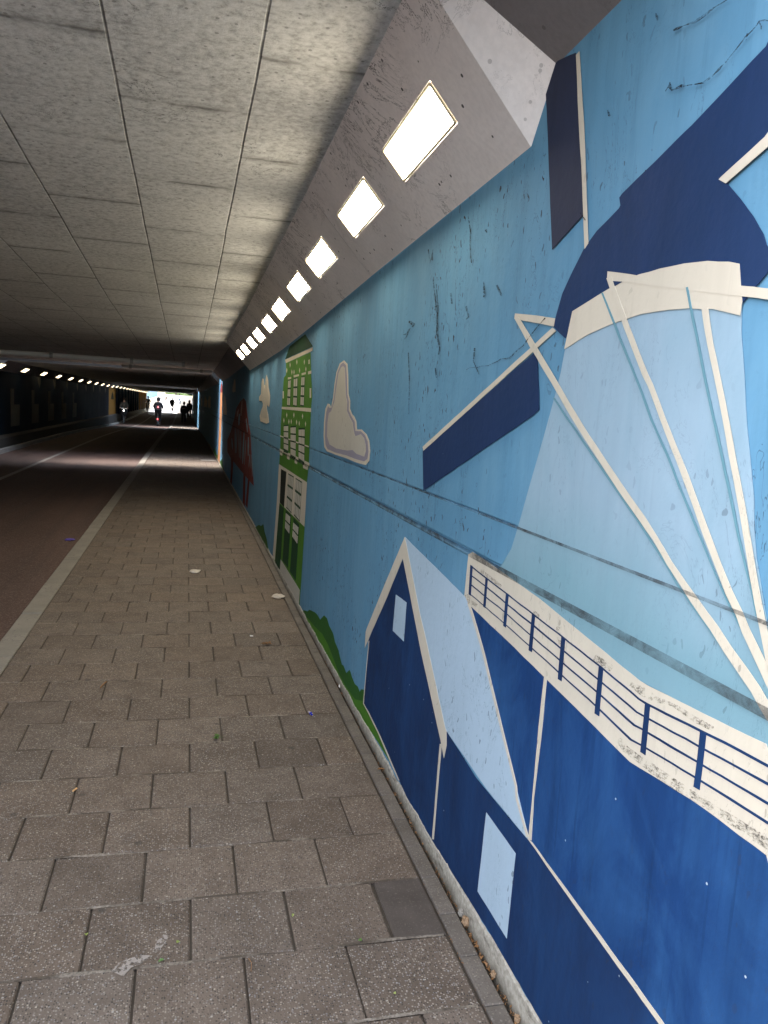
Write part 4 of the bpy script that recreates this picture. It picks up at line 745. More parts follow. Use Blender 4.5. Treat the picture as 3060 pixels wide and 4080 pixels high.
for i in range(5):
    y0, y1 = LY[i] + 0.004, LY[i + 1] - 0.004
    ym = (y0 + y1) / 2
    root = empty('lamp_housing', pan(ym, 0.5)); off = Vector(root.location)
    tag(root, labs[i], 'lamp housing', 'lamp housings along the right ceiling edge')
    mb = MB()
    lamps = [(LY[i] + 0.28, LY[i] + 0.88), (LY[i] + 1.20, LY[i] + 1.78)]
    T0, T1 = 0.36, 0.635
    ycuts = sorted([y0, y1] + [q for l in lamps for q in l]); tcuts = [0.0, T0, T1, 1.0]
    sub = lambda p: tuple(Vector(p) - off)
    for a, c in zip(ycuts[:-1], ycuts[1:]):
        for t0, t1 in zip(tcuts[:-1], tcuts[1:]):
            if t0 == T0 and any(abs(a - l[0]) < 1e-6 for l in lamps): continue
            mb.face([sub(pan(a, t0)), sub(pan(c, t0)), sub(pan(c, t1)), sub(pan(a, t1))])
    # returns of the lamp recesses
    for l in lamps:
        for (p, q) in (((l[0], T0), (l[1], T0)), ((l[1], T0), (l[1], T1)), ((l[1], T1), (l[0], T1)), ((l[0], T1), (l[0], T0))):
            mb.face([sub(pan(*p)), sub(pan(*q)), sub(pan(*q, -0.02)), sub(pan(*p, -0.02))])
    o = mb.build('panel', M['panel'], root, fix=False)
    # sides of the housing
    mb = MB()
    e0 = 0.135 if i == 0 else 0.0
    mb.face([sub(pan(y0, 0)), sub(pan(y0, 1)), sub(pan(y0 - e0, 1, -0.115)), sub(pan(y0 - e0, 0.06, -0.115))])
    mb.build('end_plate', M['end_plate'], root, fix=False)
    mb = MB(); mb.face([sub(pan(y1, 0)), sub(pan(y1, 1)), sub(pan(y1, 1, -0.10)), sub(pan(y1, 0.06, -0.10))])
    mb.build('end_plate', M['end_plate'], root, fix=False)
    if i > 0:
        mb = MB(); w_ = 0.0055
        for tt0, tt1 in ((0.0, 1.0),):
            mb.face([sub(pan(y0 - 0.004 - w_, tt0, 0.002)), sub(pan(y0 - 0.004 + w_, tt0, 0.002)), sub(pan(y0 - 0.004 + w_, tt1, 0.002)), sub(pan(y0 - 0.004 - w_, tt1, 0.002))])
        mb.build('joint_strip', M['end_plate'], root, fix=False)
    for l in lamps:
        mb = MB()
        ya, yb = l[0] + 0.008, l[1] - 0.008; ta, tb = T0 + 0.012, T1 - 0.012
        mb.face([sub(pan(ya, ta, -0.006)), sub(pan(yb, ta, -0.006)), sub(pan(yb, tb, -0.006)), sub(pan(ya, tb, -0.006))])
        lp = mb.build('lamp', M['lamp'], root, fix=False)
        mb = MB()
        for (p, q) in (((ya, ta), (yb, ta)), ((yb, ta), (yb, tb)), ((yb, tb), (ya, tb)), ((ya, tb), (ya, ta))):
            P0, P1 = pan(*p, 0.001), pan(*q, 0.001)
            mb.tube(sub(P0), sub(P1), 0.0055, 0.0055, 6)
        mb.build('lamp_rim', M['lamp_rim'], lp)

# ------------------------------------------------------------------ left wall
mb = MB()
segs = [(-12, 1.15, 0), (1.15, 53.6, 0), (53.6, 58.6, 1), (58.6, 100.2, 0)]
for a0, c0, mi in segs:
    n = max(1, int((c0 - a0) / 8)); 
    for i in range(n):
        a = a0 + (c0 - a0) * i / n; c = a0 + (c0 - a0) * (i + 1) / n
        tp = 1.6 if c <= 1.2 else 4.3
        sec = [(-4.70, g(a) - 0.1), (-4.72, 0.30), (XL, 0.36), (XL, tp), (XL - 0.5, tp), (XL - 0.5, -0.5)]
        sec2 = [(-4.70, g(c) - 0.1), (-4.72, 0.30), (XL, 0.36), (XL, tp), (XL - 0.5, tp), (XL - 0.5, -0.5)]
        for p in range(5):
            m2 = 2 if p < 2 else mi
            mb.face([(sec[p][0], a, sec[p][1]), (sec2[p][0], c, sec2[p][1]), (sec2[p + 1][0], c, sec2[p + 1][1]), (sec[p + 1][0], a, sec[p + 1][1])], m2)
lw = mb.build('side_wall', [M['deep_blue'], M['yellow_paint'], M['dark_face']])
tag(lw, 'dark blue side wall across the road with pale painted blocks and a lit ochre bay', 'wall')
for i in range(5):
    y = 24.5 + 3.15 * i
    mb = MB(); x = XL + 0.003
    mb.box((XL - 0.002, y, 0.55), (x, y + 1.25, 1.17)); mb.box((XL - 0.002, y - 0.02, 1.175), (x, y + 0.45, 1.62))
    mb.build('painted_block', M['dull_block'], lw)
for i in range(14):
    y = 28.6 + 3.2 * i
    if 52 < y < 59: continue
    mb = MB(); mb.prism([(y, 2.12), (y + 0.7, 2.12), (y + 0.62, 1.85), (y + 0.42, 1.70), (y + 0.2, 1.85)], lambda a, c, t: (t, a, c), XL - 0.002, XL + 0.003)
    mb.build('painted_drip', M['dull_block'], lw)
mb = MB(); mb.prism([(55.0, 1.35), (57.2, 1.35), (56.6, 1.7), (56.1, 1.85), (55.5, 1.7)], lambda a, c, t: (t, a, c), XL - 0.002, XL + 0.004); mb.build('painted_mark', M['dark'], lw)
# pilasters towards the exit
for i in range(13):
    y = 60.5 + 3.2 * i
    if y > 99: break
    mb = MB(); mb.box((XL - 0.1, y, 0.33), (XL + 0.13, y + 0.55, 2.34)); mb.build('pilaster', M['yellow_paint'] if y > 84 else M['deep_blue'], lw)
# sloped ledge carrying the left lamps
mb = MB()
for a, c, z in ((1.15, 20.6, None), (22.4, 53.6, 2.33), (57.0, 100.2, 2.36)):
    za, zc = (cz(a), cz(c)) if z is None else (z, z)
    mb.face([(XL, a, za - 0.26), (XL, c, zc - 0.26), (XL + 0.36, c, zc), (XL + 0.36, a, za)])
    for yy, zz in ((a, za), (c, zc)): mb.face([(XL, yy, zz - 0.26), (XL + 0.36, yy, zz), (XL, yy, zz)])
mb.build('sloped_ledge', M['haunch'], lw)
def left_lamp(y):
    z = 2.33 if y < 55 else 2.36
    root = empty('wall_lamp', (XL + 0.18, y, z - 0.13))
    d = Vector((0.36, 0, 0.26)).normalized(); n = Vector((0.26, 0, -0.36)).normalized()
    P = lambda s, t, k: tuple(Vector((0, s, 0)) + d * t + n * k)
    mb = MB(); mb.hexa([P(-.34, -.11, 0), P(-.34, .11, 0), P(.34, .11, 0), P(.34, -.11, 0), P(-.32, -.10, .03), P(-.32, .10, .03), P(.32, .10, .03), P(.32, -.10, .03)])
    mb.build('lamp_casing', M['lamp_rim'], root)
    mb = MB(); mb.hexa([P(-.29, -.08, .028), P(-.29, .08, .028), P(.29, .08, .028), P(.29, -.08, .028), P(-.28, -.075, .040), P(-.28, .075, .040), P(.28, .075, .040), P(.28, -.075, .040)])
    mb.build('diffuser', M['lamp_left'], root)
    return root
ordw = ['nearest', 'second', 'third', 'fourth', 'fifth', 'sixth', 'seventh', 'eighth', 'ninth', 'tenth', 'eleventh', 'twelfth', 'thirteenth', 'fourteenth', 'fifteenth',
        'sixteenth', 'seventeenth', 'eighteenth', 'nineteenth', 'twentieth', 'twenty-first', 'twenty-second', 'twenty-third', 'twenty-fourth', 'twenty-fifth']
proto = left_lamp(22.33)
for i in range(25):
    y = 22.33 + 3.17 * i
    if 53.2 < y < 57.4: y = y
    if i == 0: o = proto
    else:
        o = proto.copy(); COL.objects.link(o); o.location = (XL + 0.18, y, (2.33 if y < 55 else 2.36) - 0.13)
        for ch in proto.children:
            c = ch.copy(); COL.objects.link(c); c.parent = o
    tag(o, '%s small glowing lamp from the left on the dark left wall' % ordw[i], 'wall lamp', 'small lamps along the left wall')
# lamp at the slot of daylight needs its bracket: the ledge bridges the slot there
mb = MB(); mb.face([(XL, 53.6, 2.08), (XL, 57.0, 2.10), (XL + 0.36, 57.0, 2.36), (XL + 0.36, 53.6, 2.33)]); mb.face([(XL, 53.6, 2.4), (XL, 57.0, 2.4), (XL + 0.36, 57.0, 2.37), (XL + 0.36, 53.6, 2.34)])
mb.build('sloped_ledge', M['haunch'], lw)

# pipes in the first slot
def pipe(name, y, z, xa, xb, r, label, collar):
    root = empty(name, ((xa + xb) / 2, y, z)); cx_ = (xa + xb) / 2
    mb = MB(); mb.tube((xa - cx_, 0, 0), (xb - cx_, 0, 0), r, r, 16); mb.build('pipe_body', M['pipe'], root, smooth=False)
    for c in collar:
        mb = MB(); mb.tube((c - cx_ - 0.03, 0, 0), (c - cx_ + 0.03, 0, 0), r * 1.25, r * 1.25, 16); mb.box((c - cx_ - 0.02, -0.02, r), (c - cx_ + 0.02, 0.02, r + 0.10)); mb.build('pipe_clamp', M['steel'], root)
    tag(root, label, 'pipe')
pipe('steel_pipe', 16.85, 2.30, -4.8, -0.07, 0.048, 'long shiny steel pipe crossing under the ceiling left of centre', [-4.2, -2.6, -1.1, -0.1])
pipe('steel_pipe', 19.5, 2.275, -1.5, 0.56, 0.045, 'shorter dull pipe behind the long pipe, close to the right wall', [-1.3, 0.3])

# ------------------------------------------------------------------ outside the exit
b = MB(); b.face([(-140, 184, 2.49), (140, 184, 2.49), (140, 600, 2.49), (-140, 600, 2.49)]); tag(b.build('terrain', M['grass'], fix=False), kind='structure')
b = MB(); b.face([(-4.6, 183, 2.50), (1.2, 183, 2.50), (1.2, 420, 2.50), (-4.6, 420, 2.50)]); tag(b.build('path', M['raw'], fix=False), kind='structure')
b = MB(); strip(b, -1.0, 1.25, -0.010, [101, 102, 110, 120, 130, 140, 150, 160, 168, 176, 184]); tag(b.build('pavement_ramp', M['verge'], fix=False), kind='structure')
mb = MB()
for s_, x0 in ((-1, -5.6), (1, 1.9)):
    for (a, c) in ((1.2, 100), (100, 152), (152, 200)):
        za, zc = {1.2: 3.4, 100: 3.4, 152: 3.3, 200: 2.6}[a], {100: 3.4, 152: 3.3, 200: 2.6}[c]
        mb.face([(x0, a, za), (x0, c, zc), (x0 + s_ * 60, c, zc + 1.5), (x0 + s_ * 60, a, za + 1.5)])
tag(mb.build('bank', M['grass'], fix=False), kind='structure')
def retaining(name, x, side, y0, y1, zb, zt, mat, label, cap=None):
    mb = MB(); n = 6
    for i in range(n):
        a = y0 + (y1 - y0) * i / n; c = y0 + (y1 - y0) * (i + 1) / n
        A = lambda y: (zb(y), zt(y))
        xo = x + side * 0.4
        mb.hexa([(min(x, xo), a, zb(a)), (max(x, xo), a, zb(a)), (max(x, xo), c, zb(c)), (min(x, xo), c, zb(c)), (min(x, xo), a, zt(a)), (max(x, xo), a, zt(a)), (max(x, xo), c, zt(c)), (min(x, xo), c, zt(c))])
    o = mb.build(name, mat); tag(o, label, 'wall'); return o
retaining('parapet_wall', -4.75, -1, 100.3, 178, lambda y: g(y) - 0.5, lambda y: 1.35 + 0.016 * (y - 100), M['cream_wall'], 'low cream wall beside the sunlit ramp outside the exit')
retaining('blue_wall', -4.90, -1, 100.4, 141, lambda y: 1.0, lambda y: 3.2, M['sky_paint'], 'bright blue painted wall outside the exit behind the low cream wall')
retaining('ochre_wall', -4.88, -1, 141.1, 186, lambda y: 0.8, lambda y: 3.6, M['outer_wall'], 'pale yellow wall at the far left of the ramp past the blue wall')
retaining('pale_wall', 1.00, 1, 100.3, 186, lambda y: -0.5, lambda y: 3.6, M['outer_wall'], 'pale yellow wall on the right of the sunlit ramp outside the exit')

def tree(x, y, z, h, r, label, name='leafy_tree', seed=1):
    rnd = random.Random(seed)
    root = empty(name, (x, y, z)); tag(root, label, 'tree')
    mb = MB(); top = Vector((rnd.uniform(-.3, .3), 0, h * 0.6)); mb.tube((0, 0, -0.1), tuple(top * 0.5), h * 0.035, h * 0.026, 9); mb.tube(tuple(top * 0.5), tuple(top), h * 0.026, h * 0.015, 9)
    ends = []
    for k in range(7):
        a = rnd.uniform(0, 6.28); st_ = top * rnd.uniform(0.45, 0.95); e = st_ + Vector((math.cos(a) * r * .6, math.sin(a) * r * .6, h * rnd.uniform(.12, .3)))
        mb.tube(tuple(st_), tuple(e), h * 0.012, h * 0.004, 6); ends.append(e)
    mb.build('trunk', M['bark'], root)
    mb = MB()
    clumps = [(e, r * rnd.uniform(.35, .55)) for e in ends] + [(Vector((rnd.uniform(-1, 1) * r * .7, rnd.uniform(-1, 1) * r * .7, h * rnd.uniform(.28, .95))), r * rnd.uniform(.25, .5)) for _ in range(9)]
    for c, cr in clumps:
        for _ in range(150):
            d = Vector((rnd.gauss(0, 1), rnd.gauss(0, 1), rnd.gauss(0, .8))).normalized() * cr * rnd.uniform(.4, 1.05)
            p = c + d; a = Vector((rnd.gauss(0, 1), rnd.gauss(0, 1), rnd.gauss(0, 1))).normalized(); bb = a.orthogonal().normalized(); s = rnd.uniform(.10, .22)
            mb.face([p - a * s, p + bb * s * .5, p + a * s, p - bb * s * .5])
    mb.build('crown', M['leaf'], root, fix=False)
tree(-7.5, 196, 2.49, 8, 3.6, 'leafy tree at the far left beyond the yellow wall', seed=2)
tree(-3.5, 262, 2.49, 9, 4.2, 'leafy tree in the middle of the distance above the ramp', seed=3)
tree(1.8, 232, 2.49, 7, 3.4, 'leafy tree in the distance to the right of the ramp', seed=4)
tree(6.5, 205, 2.49, 8, 3.8, 'leafy tree at the far right beyond the pale wall', seed=5)
mb = MB(); rnd = random.Random(9)
for _ in range(5200):
    p = Vector((rnd.uniform(-16, 16), rnd.uniform(289, 292), 2.5 + 2.6 * rnd.random() ** .7 * (0.8 + 0.3 * math.sin(_ * .001)))); a = Vector((rnd.gauss(0, 1), rnd.gauss(0, 1), rnd.gauss(0, 1))).normalized(); bb = a.orthogonal().normalized(); s = rnd.uniform(.15, .3)
    mb.face([p - a * s, p + bb * s * .5, p + a * s, p - bb * s * .5])
hd = mb.build('hedge', M['leaf'], fix=False); tag(hd, 'long green hedge far away across the top of the ramp', 'hedge')

# ------------------------------------------------------------------ small things on the pavement
def crumple(name, x, y, sx, sy, h, mat, label, cat, seed, rz=0.0):
    bm = bmesh.new(); bmesh.ops.create_icosphere(bm, subdivisions=3, radius=1)
    for v in bm.verts:
        n_ = noise.noise(v.co * 2.1 + Vector((seed * 3.7, 0, 0))) * 0.45 + noise.noise(v.co * 5 + Vector((seed, 1, 0))) * 0.28
        v.co *= 1 + n_
        v.co = Vector((v.co.x * sx, v.co.y * sy, (v.co.z + 0.75) * h * 0.5))
        v.co.z = max(v.co.z, 0.0)
    me = bpy.data.meshes.new(name); bm.to_mesh(me); bm.free()
    o = link(name, me, mat); o.location = (x, y, 0.0015 if x > XK1 else -0.044); o.rotation_euler = (0, 0, rz); tag(o, label, cat); return o
def foil():
    t = NT('printed_foil'); n_ = t.noise(70, detail=1)
    c = t.mix(t.math('GREATER_THAN', n_, 0.52), (0.03, 0.04, 0.42), (0.6, 0.55, 0.62))
    return t.fin(c, 0.25, 0.6, 0.3)
M['foil'] = foil(); M['white_paper'] = plain('crumpled_paper', (0.48, 0.43, 0.37), 0.8, 0.15); M['purple'] = plain('purple_wrapper', (0.10, 0.07, 0.30), 0.4)
crumple('sweet_wrapper', 0.665, 3.92, 0.0055, 0.024, 0.016, M['foil'], 'small shiny blue and white sweet wrapper on the pavement near the edging', 'wrapper', 3, 0.3)
crumple('paper_scrap', 0.11, 7.46, 0.045, 0.055, 0.026, M['white_paper'], 'crumpled white paper scrap lying alone in the middle of the pavement', 'litter', 5)
crumple('paper_scrap', 0.775, 6.48, 0.045, 0.060, 0.024, M['white_paper'], 'flattened white paper scrap on the edging beside the green house', 'litter', 8)
crumple('plastic_wrapper', -1.24, 9.35, 0.05, 0.05, 0.02, M['purple'], 'dull purple plastic wrapper on the red road by the kerb', 'wrapper', 11)
M['fresh_leaf'] = plain('fresh_leaf', (0.075, 0.14, 0.03), 0.5, 0.3); M['lime_leaf'] = plain('lime_leaf', (0.26, 0.31, 0.09), 0.5, 0.2)
M['dry_leaf'] = plain('dry_leaf', (0.20, 0.10, 0.04), 0.7, 0.3); M['filter'] = plain('cigarette_filter', (0.62, 0.36, 0.16), 0.7, 0.1); M['butt_white'] = plain('cigarette_paper', (0.66, 0.62, 0.56), 0.7, 0.1)
def leaflet(mb, c, ang, l, wd, lift=0.004):
    c = Vector(c); d = Vector((math.cos(ang), math.sin(ang), 0)); s = Vector((-d.y, d.x, 0))
    pts = []
    for i, (u, q) in enumerate(((0, 0), (.25, .8), (.55, 1), (.85, .5), (1, 0))): pts.append((u, q))
    L_ = [c + d * l * u + s * wd * q + Vector((0, 0, lift * (q + u))) for u, q in pts]
    R_ = [c + d * l * u - s * wd * q + Vector((0, 0, lift * (q + u))) for u, q in pts[1:-1]]
    mid = [c + d * l * u + Vector((0, 0, lift * u * .4 + .0006)) for u, q in pts[1:-1]]
    mb.face([L_[0], L_[1], mid[0]]); mb.face([L_[0], mid[0], R_[0]])
    for i in range(2): mb.face([L_[i + 1], L_[i + 2], mid[i + 1], mid[i]]); mb.face([mid[i], mid[i + 1], R_[i + 1], R_[i]])
    mb.face([L_[3], L_[4], mid[2]]); mb.face([mid[2], L_[4], R_[2]])
def leafobj(name, x, y, n, l, wd, mat, label, cat, seed):
    rnd = random.Random(seed); mb = MB()
    for k in range(n):
        leaflet(mb, (rnd.uniform(-l, l) * .5 * (n > 1), rnd.uniform(-l, l) * .4 * (n > 1), 0.003 + .001 * k), rnd.uniform(0, 6.28), l * rnd.uniform(.7, 1.1), wd, 0.004)
    if n > 1: mb.tube((-l, 0, .003), (l, .004, .004), .0009, .0006, 5)
    o = mb.build(name, mat, fix=False); o.location = (x, y, 0.002); tag(o, label, cat); return o
leafobj('leaf_sprig', 0.18, 3.67, 9, 0.026, 0.006, M['fresh_leaf'], 'sprig of bright green leaves lying on a seam between slabs', 'leaf', 1)
for k, (x, y, sz, lb) in enumerate([(-0.25, 2.30, .012, 'tiny lime green leaf in a slab seam at the lower left'), (0.02, 2.22, .013, 'tiny round lime leaf on a slab beside a pale stain'),
                                    (-0.04, 2.14, .012, 'dull green leaf lying right below the pale stain'), (0.54, 2.14, .014, 'curled green leaf on the seam left of the smooth dark slab'),
                                    (0.36, 2.28, .008, 'speck of lime leaf in a seam two slabs left of the dark slab'), (0.59, 1.91, .010, 'faded lime leaf on the slab below the dark slab')]):
    leafobj('fallen_leaf', x, y, 1, sz * 1.3, sz * .5, M['lime_leaf'] if k in (0, 1, 4, 5) else M['fresh_leaf'], lb, 'leaf', 20 + k)
leafobj('dry_leaf', 0.885, 3.25, 3, 0.022, 0.007, M['dry_leaf'], 'reddish dry leaf caught in the gap at the foot of the wall', 'leaf', 4)
leafobj('leaf_litter', 0.56, 5.15, 12, 0.03, 0.006, M['dry_leaf'], 'dark tangle of old leaves on the pavement ahead of the bushes', 'leaf', 6)
def butt(x, y, rz, l, mat, label, name='cigarette_butt'):
    mb = MB(); mb.tube((0, -l / 2, 0.004), (0, l / 2, 0.004), 0.0038, 0.0036, 10); o = mb.build(name, mat, smooth=False); o.location = (x, y, 0.001); o.rotation_euler = (0, 0, rz); tag(o, label, 'cigarette butt'); return o
butt(-0.40, 3.22, -0.5, 0.024, M['filter'], 'orange cigarette filter lying in a seam at the left of the pavement')
butt(0.47, 5.35, 1.3, 0.022, M['butt_white'], 'white cigarette butt on the slabs farther along the pavement')
mb = MB(); mb.path([(0, 0, .003), (.004, .03, .006), (-.003, .055, .003)], .0011, 5); o = mb.build('twig', M['dry_leaf']); o.location = (0.215, 2.06, 0.002); tag(o, 'thin brown twig standing in a seam at the bottom edge', 'twig')
mb = MB(); mb.path([(0, 0, .004), (.01, .05, .006), (.022, .09, .004)], .004, 6); o = mb.build('twig', M['dry_leaf']); o.location = (-0.42, 4.40, 0.002); tag(o, 'thick orange-brown twig in a seam at the left of the pavement', 'twig')
# pale stain
def stain_mat():
    t = NT('pale_stain'); n_ = t.noise(60, detail=4); a = t.step(n_, 0.40, 0.5, 0, 0.7)
    tr = t.t.nodes.new('ShaderNodeBsdfTransparent'); mx = t.t.nodes.new('ShaderNodeMixShader'); t.L(a, mx.inputs[0]); t.L(tr.outputs[0], mx.inputs[1]); t.L(t.bs.outputs[0], mx.inputs[2]); t.L(mx.outputs[0], t.out.inputs[0])
    return t.fin((0.34, 0.30, 0.265), 0.8)
M['stain'] = stain_mat()
mb = MB()
mb.face([(-.165, 2.125, .0034), (-.13, 2.10, .0034), (-.112, 2.132, .0034), (-.07, 2.150, .0034), (-.055, 2.172, .0034), (-.075, 2.178, .0034), (-.125, 2.172, .0034), (-.145, 2.158, .0034)])
mb.face([(-.055, 2.185, .0034), (-.038, 2.19, .0034), (-.022, 2.225, .0034), (-.012, 2.252, .0034), (-.028, 2.262, .0034), (-.045, 2.236, .0034)])
o = mb.build('paving_stain', M['stain'], fix=False); tag(o, kind='structure')
# pebbles and bits lodged in the slot at the foot of the wall
M['pebble'] = plain('pebble', (0.26, 0.17, 0.10), 0.6, 0.35, 0, 60); M['pebble_grey'] = plain('grey_pebble', (0.22, 0.20, 0.17), 0.6, 0.3, 0, 60); M['pebble_white'] = plain('white_pebble', (0.6, 0.56, 0.5), 0.6, 0.1)
pebs = [(2.21, .012, 'pebble_grey', 'grey pebble in the wall gap beside the smooth dark slab'), (2.165, .015, 'pebble', 'large brown pebble in the wall gap beside the smooth dark slab'),
        (1.93, .010, 'pebble', 'rounded tan pebble in the wall gap below the dark slab'), (1.76, .010, 'pebble', 'pale brown pebble in the wall gap at the bottom edge'), (4.31, .010, 'pebble_white', 'white pebble in the wall gap beneath the painted green bush')]
for i, (y, r, mt, lb) in enumerate(pebs):
    crumple('pebble', 0.893, y, r * .75, r, r * 2.0, M[mt], lb, 'pebble', 30 + i)
mb = MB(); rnd = random.Random(5)
for k in range(1500):
    y = 1.5 + rnd.random() ** 1.6 * 8; x = rnd.uniform(.886, .899) if k % 4 else rnd.choice([.8245, .8245]); s = rnd.uniform(.0012, .005) if k % 4 else rnd.uniform(.001, .002)
    if 1.95 < y < 2.12: s *= 1.9
    p = Vector((x, y, -.006 + rnd.random() * .01 if k % 4 else .0)); q = [Vector((rnd.gauss(0, 1), rnd.gauss(0, 1), rnd.gauss(0, 1))).normalized() * s for _ in range(4)]
    for f in ((0, 1, 2), (0, 2, 3), (0, 3, 1), (1, 3, 2)): mb.face([p + q[i] for i in f])
o = mb.build('grit', M['dry_leaf'], fix=False); tag(o, 'brown grit and leaf crumbs packed in the gap along the painted wall', 'grit', kind='stuff')

# ------------------------------------------------------------------ people and bicycles
M['skin'] = plain('skin', (0.42, 0.24, 0.17), 0.55, 0.08)
M['hair'] = plain('hair', (0.03, 0.02, 0.015), 0.6, 0.3)
CL = {'black': plain('black_cloth', (0.018, 0.018, 0.022), 0.85, 0.25), 'grey': plain('grey_quilted_cloth', (0.06, 0.056, 0.048), 0.8, 0.3), 'navy': plain('navy_cloth', (0.02, 0.03, 0.06), 0.85, 0.2),
      'white': plain('white_cloth', (0.75, 0.74, 0.72), 0.8, 0.05), 'denim': plain('denim', (0.04, 0.06, 0.11), 0.85, 0.2), 'brown': plain('brown_cloth', (0.10, 0.055, 0.035), 0.85, 0.2)}
def skin_obj(name, verts, edges, radii, mat, parent=None, root_i=0, sub=1):
    me = bpy.data.meshes.new(name); me.from_pydata([tuple(v) for v in verts], edges, [])
    o = link(name, me, mat, parent)
    md = o.modifiers.new('skin', 'SKIN'); md.use_smooth_shade = True
    if not me.skin_vertices: 
        bm = bmesh.new(); bm.from_mesh(me); bm.verts.layers.skin.verify(); bm.to_mesh(me); bm.free()
    sv = me.skin_vertices[0].data
    for i, r in enumerate(radii):
        sv[i].radius = r if isinstance(r, tuple) else (r, r)
        sv[i].use_root = (i == root_i)
    s = o.modifiers.new('sub', 'SUBSURF'); s.levels = sub; s.render_levels = sub
    return o
def person(loc, rz, h, pose, top, bottom, label, hair='short', hood=False, facing=1, coat=False, helmet=False):
    """pose 'walk' or 'ride'; local +y is the direction faced"""
    k = h / 1.72
    J = {}
    if pose == 'walk':
        J = dict(pel=(0, 0, .95), wai=(0, .01, 1.08), che=(0, .01, 1.30), nec=(0, .0, 1.46), hd0=(0, .015, 1.54), hd1=(0, .02, 1.65),
                 shL=(-.165, 0, 1.37), elL=(-.22, -.05, 1.10), wrL=(-.22, .05, .88), haL=(-.22, .08, .80), shR=(.165, 0, 1.37), elR=(.22, -.03, 1.09), wrR=(.225, .05, .87), haR=(.225, .08, .79),
                 hiL=(-.09, 0, .90), knL=(-.10, .12, .50), anL=(-.10, .02, .10), toL=(-.11, .17, .05), hiR=(.09, 0, .90), knR=(.10, .02, .49), anR=(.10, -.20, .13), toR=(.10, -.08, .04))
    else:
        J = dict(pel=(0, -.16, 1.02), wai=(0, -.10, 1.14), che=(0, .02, 1.36), nec=(0, .08, 1.50), hd0=(0, .12, 1.58), hd1=(0, .14, 1.69),
                 shL=(-.165, .04, 1.41), elL=(-.25, .18, 1.20), wrL=(-.25, .40, 1.13), haL=(-.24, .47, 1.11), shR=(.165, .04, 1.41), elR=(.25, .18, 1.20), wrR=(.25, .40, 1.13), haR=(.24, .47, 1.11),
                 hiL=(-.09, -.14, .98), knL=(-.12, .18, .80), anL=(-.11, .10, .46), toL=(-.11, .24, .42), hiR=(.09, -.14, .98), knR=(.12, .14, .62), anR=(.11, .0, .22), toR=(.11, .14, .18))
    J = {a: Vector(b) * k for a, b in J.items()}
    names = ['pel', 'wai', 'che', 'nec', 'hd0', 'hd1', 'shL', 'elL', 'wrL', 'haL', 'shR', 'elR', 'wrR', 'haR', 'hiL', 'knL', 'anL', 'toL', 'hiR', 'knR', 'anR', 'toR']
    rad = dict(pel=(.14, .10), wai=(.125, .09), che=(.145, .10), nec=.052, hd0=(.068, .085), hd1=(.078, .098), shL=.055, elL=.038, wrL=.026, haL=(.036, .018), shR=.055, elR=.038, wrR=.026, haR=(.036, .018),
               hiL=.085, knL=.055, anL=.036, toL=(.038, .025), hiR=.085, knR=.055, anR=.036, toR=(.038, .025))
    V = [J[n_] for n_ in names]; ix = {n_: i for i, n_ in enumerate(names)}
    E_ = [('pel', 'wai'), ('wai', 'che'), ('che', 'nec'), ('nec', 'hd0'), ('hd0', 'hd1'), ('che', 'shL'), ('shL', 'elL'), ('elL', 'wrL'), ('wrL', 'haL'), ('che', 'shR'), ('shR', 'elR'), ('elR', 'wrR'), ('wrR', 'haR'),
          ('pel', 'hiL'), ('hiL', 'knL'), ('knL', 'anL'), ('anL', 'toL'), ('pel', 'hiR'), ('hiR', 'knR'), ('knR', 'anR'), ('anR', 'toR')]
    ed = [(ix[a], ix[b]) for a, b in E_]
    rr = [(tuple(q * k for q in rad[n_]) if isinstance(rad[n_], tuple) else rad[n_] * k) for n_ in names]
    # fingers: five short bent chains from each palm, thumb from the side
    for s in ('L', 'R'):
        hnd = J['ha' + s]; d = (hnd - J['wr' + s]).normalized(); side = Vector((1, 0, 0)); 
        lat = d.cross(side).normalized() if pose == 'walk' else side
        curl = Vector((0, 0, -1)) if pose == 'ride' else Vector((1 if s == 'L' else -1, 0, 0))
        for q in range(5):
            if q < 4:
                p0 = hnd + lat * (q - 1.5) * .019 * k + d * .02 * k; L1, L2 = (.034, .042, .038, .028)[q] * k, .026 * k
                p1 = p0 + (d + curl * .25).normalized() * L1; p2 = p1 + (d * .5 + curl).normalized() * L2
            else:
                p0 = hnd - d * .03 * k - lat * .034 * k; p1 = p0 + (d - lat * .7).normalized() * .03 * k; p2 = p1 + (d + curl * .4).normalized() * .024 * k
            n0 = len(V); V += [p0, p1, p2]; rr += [.009 * k, .0085 * k, .0065 * k]; ed += [(ix['ha' + s], n0), (n0, n0 + 1), (n0 + 1, n0 + 2)]
    # nose, chin and ears
    n0 = len(V); f = J['hd0'] + Vector((0, .085, .03)) * k; V += [f]; rr += [.014 * k]; ed += [(ix['hd0'], n0)]
    body = skin_obj('person', V, ed, rr, M['skin'], None, 0, 1)
    body.location = loc; body.rotation_euler = (0, 0, rz); tag(body, label, 'person')
    # face details: eyes and mouth as small inset shapes on the head
    mb = MB()
    for ex in (-.028, .028):
        mb = MB(); mb.tube(J['hd1'] + Vector((ex, .083, -.035)) * k, J['hd1'] + Vector((ex, .094, -.035)) * k, .010 * k, .007 * k, 8); mb.build('eye', M['hair'], body)
    mb = MB(); mb.box(tuple(J['hd0'] + Vector((-.022, .078, -.018)) * k), tuple(J['hd0'] + Vector((.022, .090, -.010)) * k)); mb.build('mouth', M['hair'], body)
    grow = .024
    def cloth(nm, parts, radd, mat, extra=()):
        vv = [J[n_] if isinstance(n_, str) else n_ for n_ in parts[0]]
        return skin_obj(nm, vv, parts[1], [r if isinstance(r, tuple) else (r, r) for r in radd], mat, body, 0, 1)
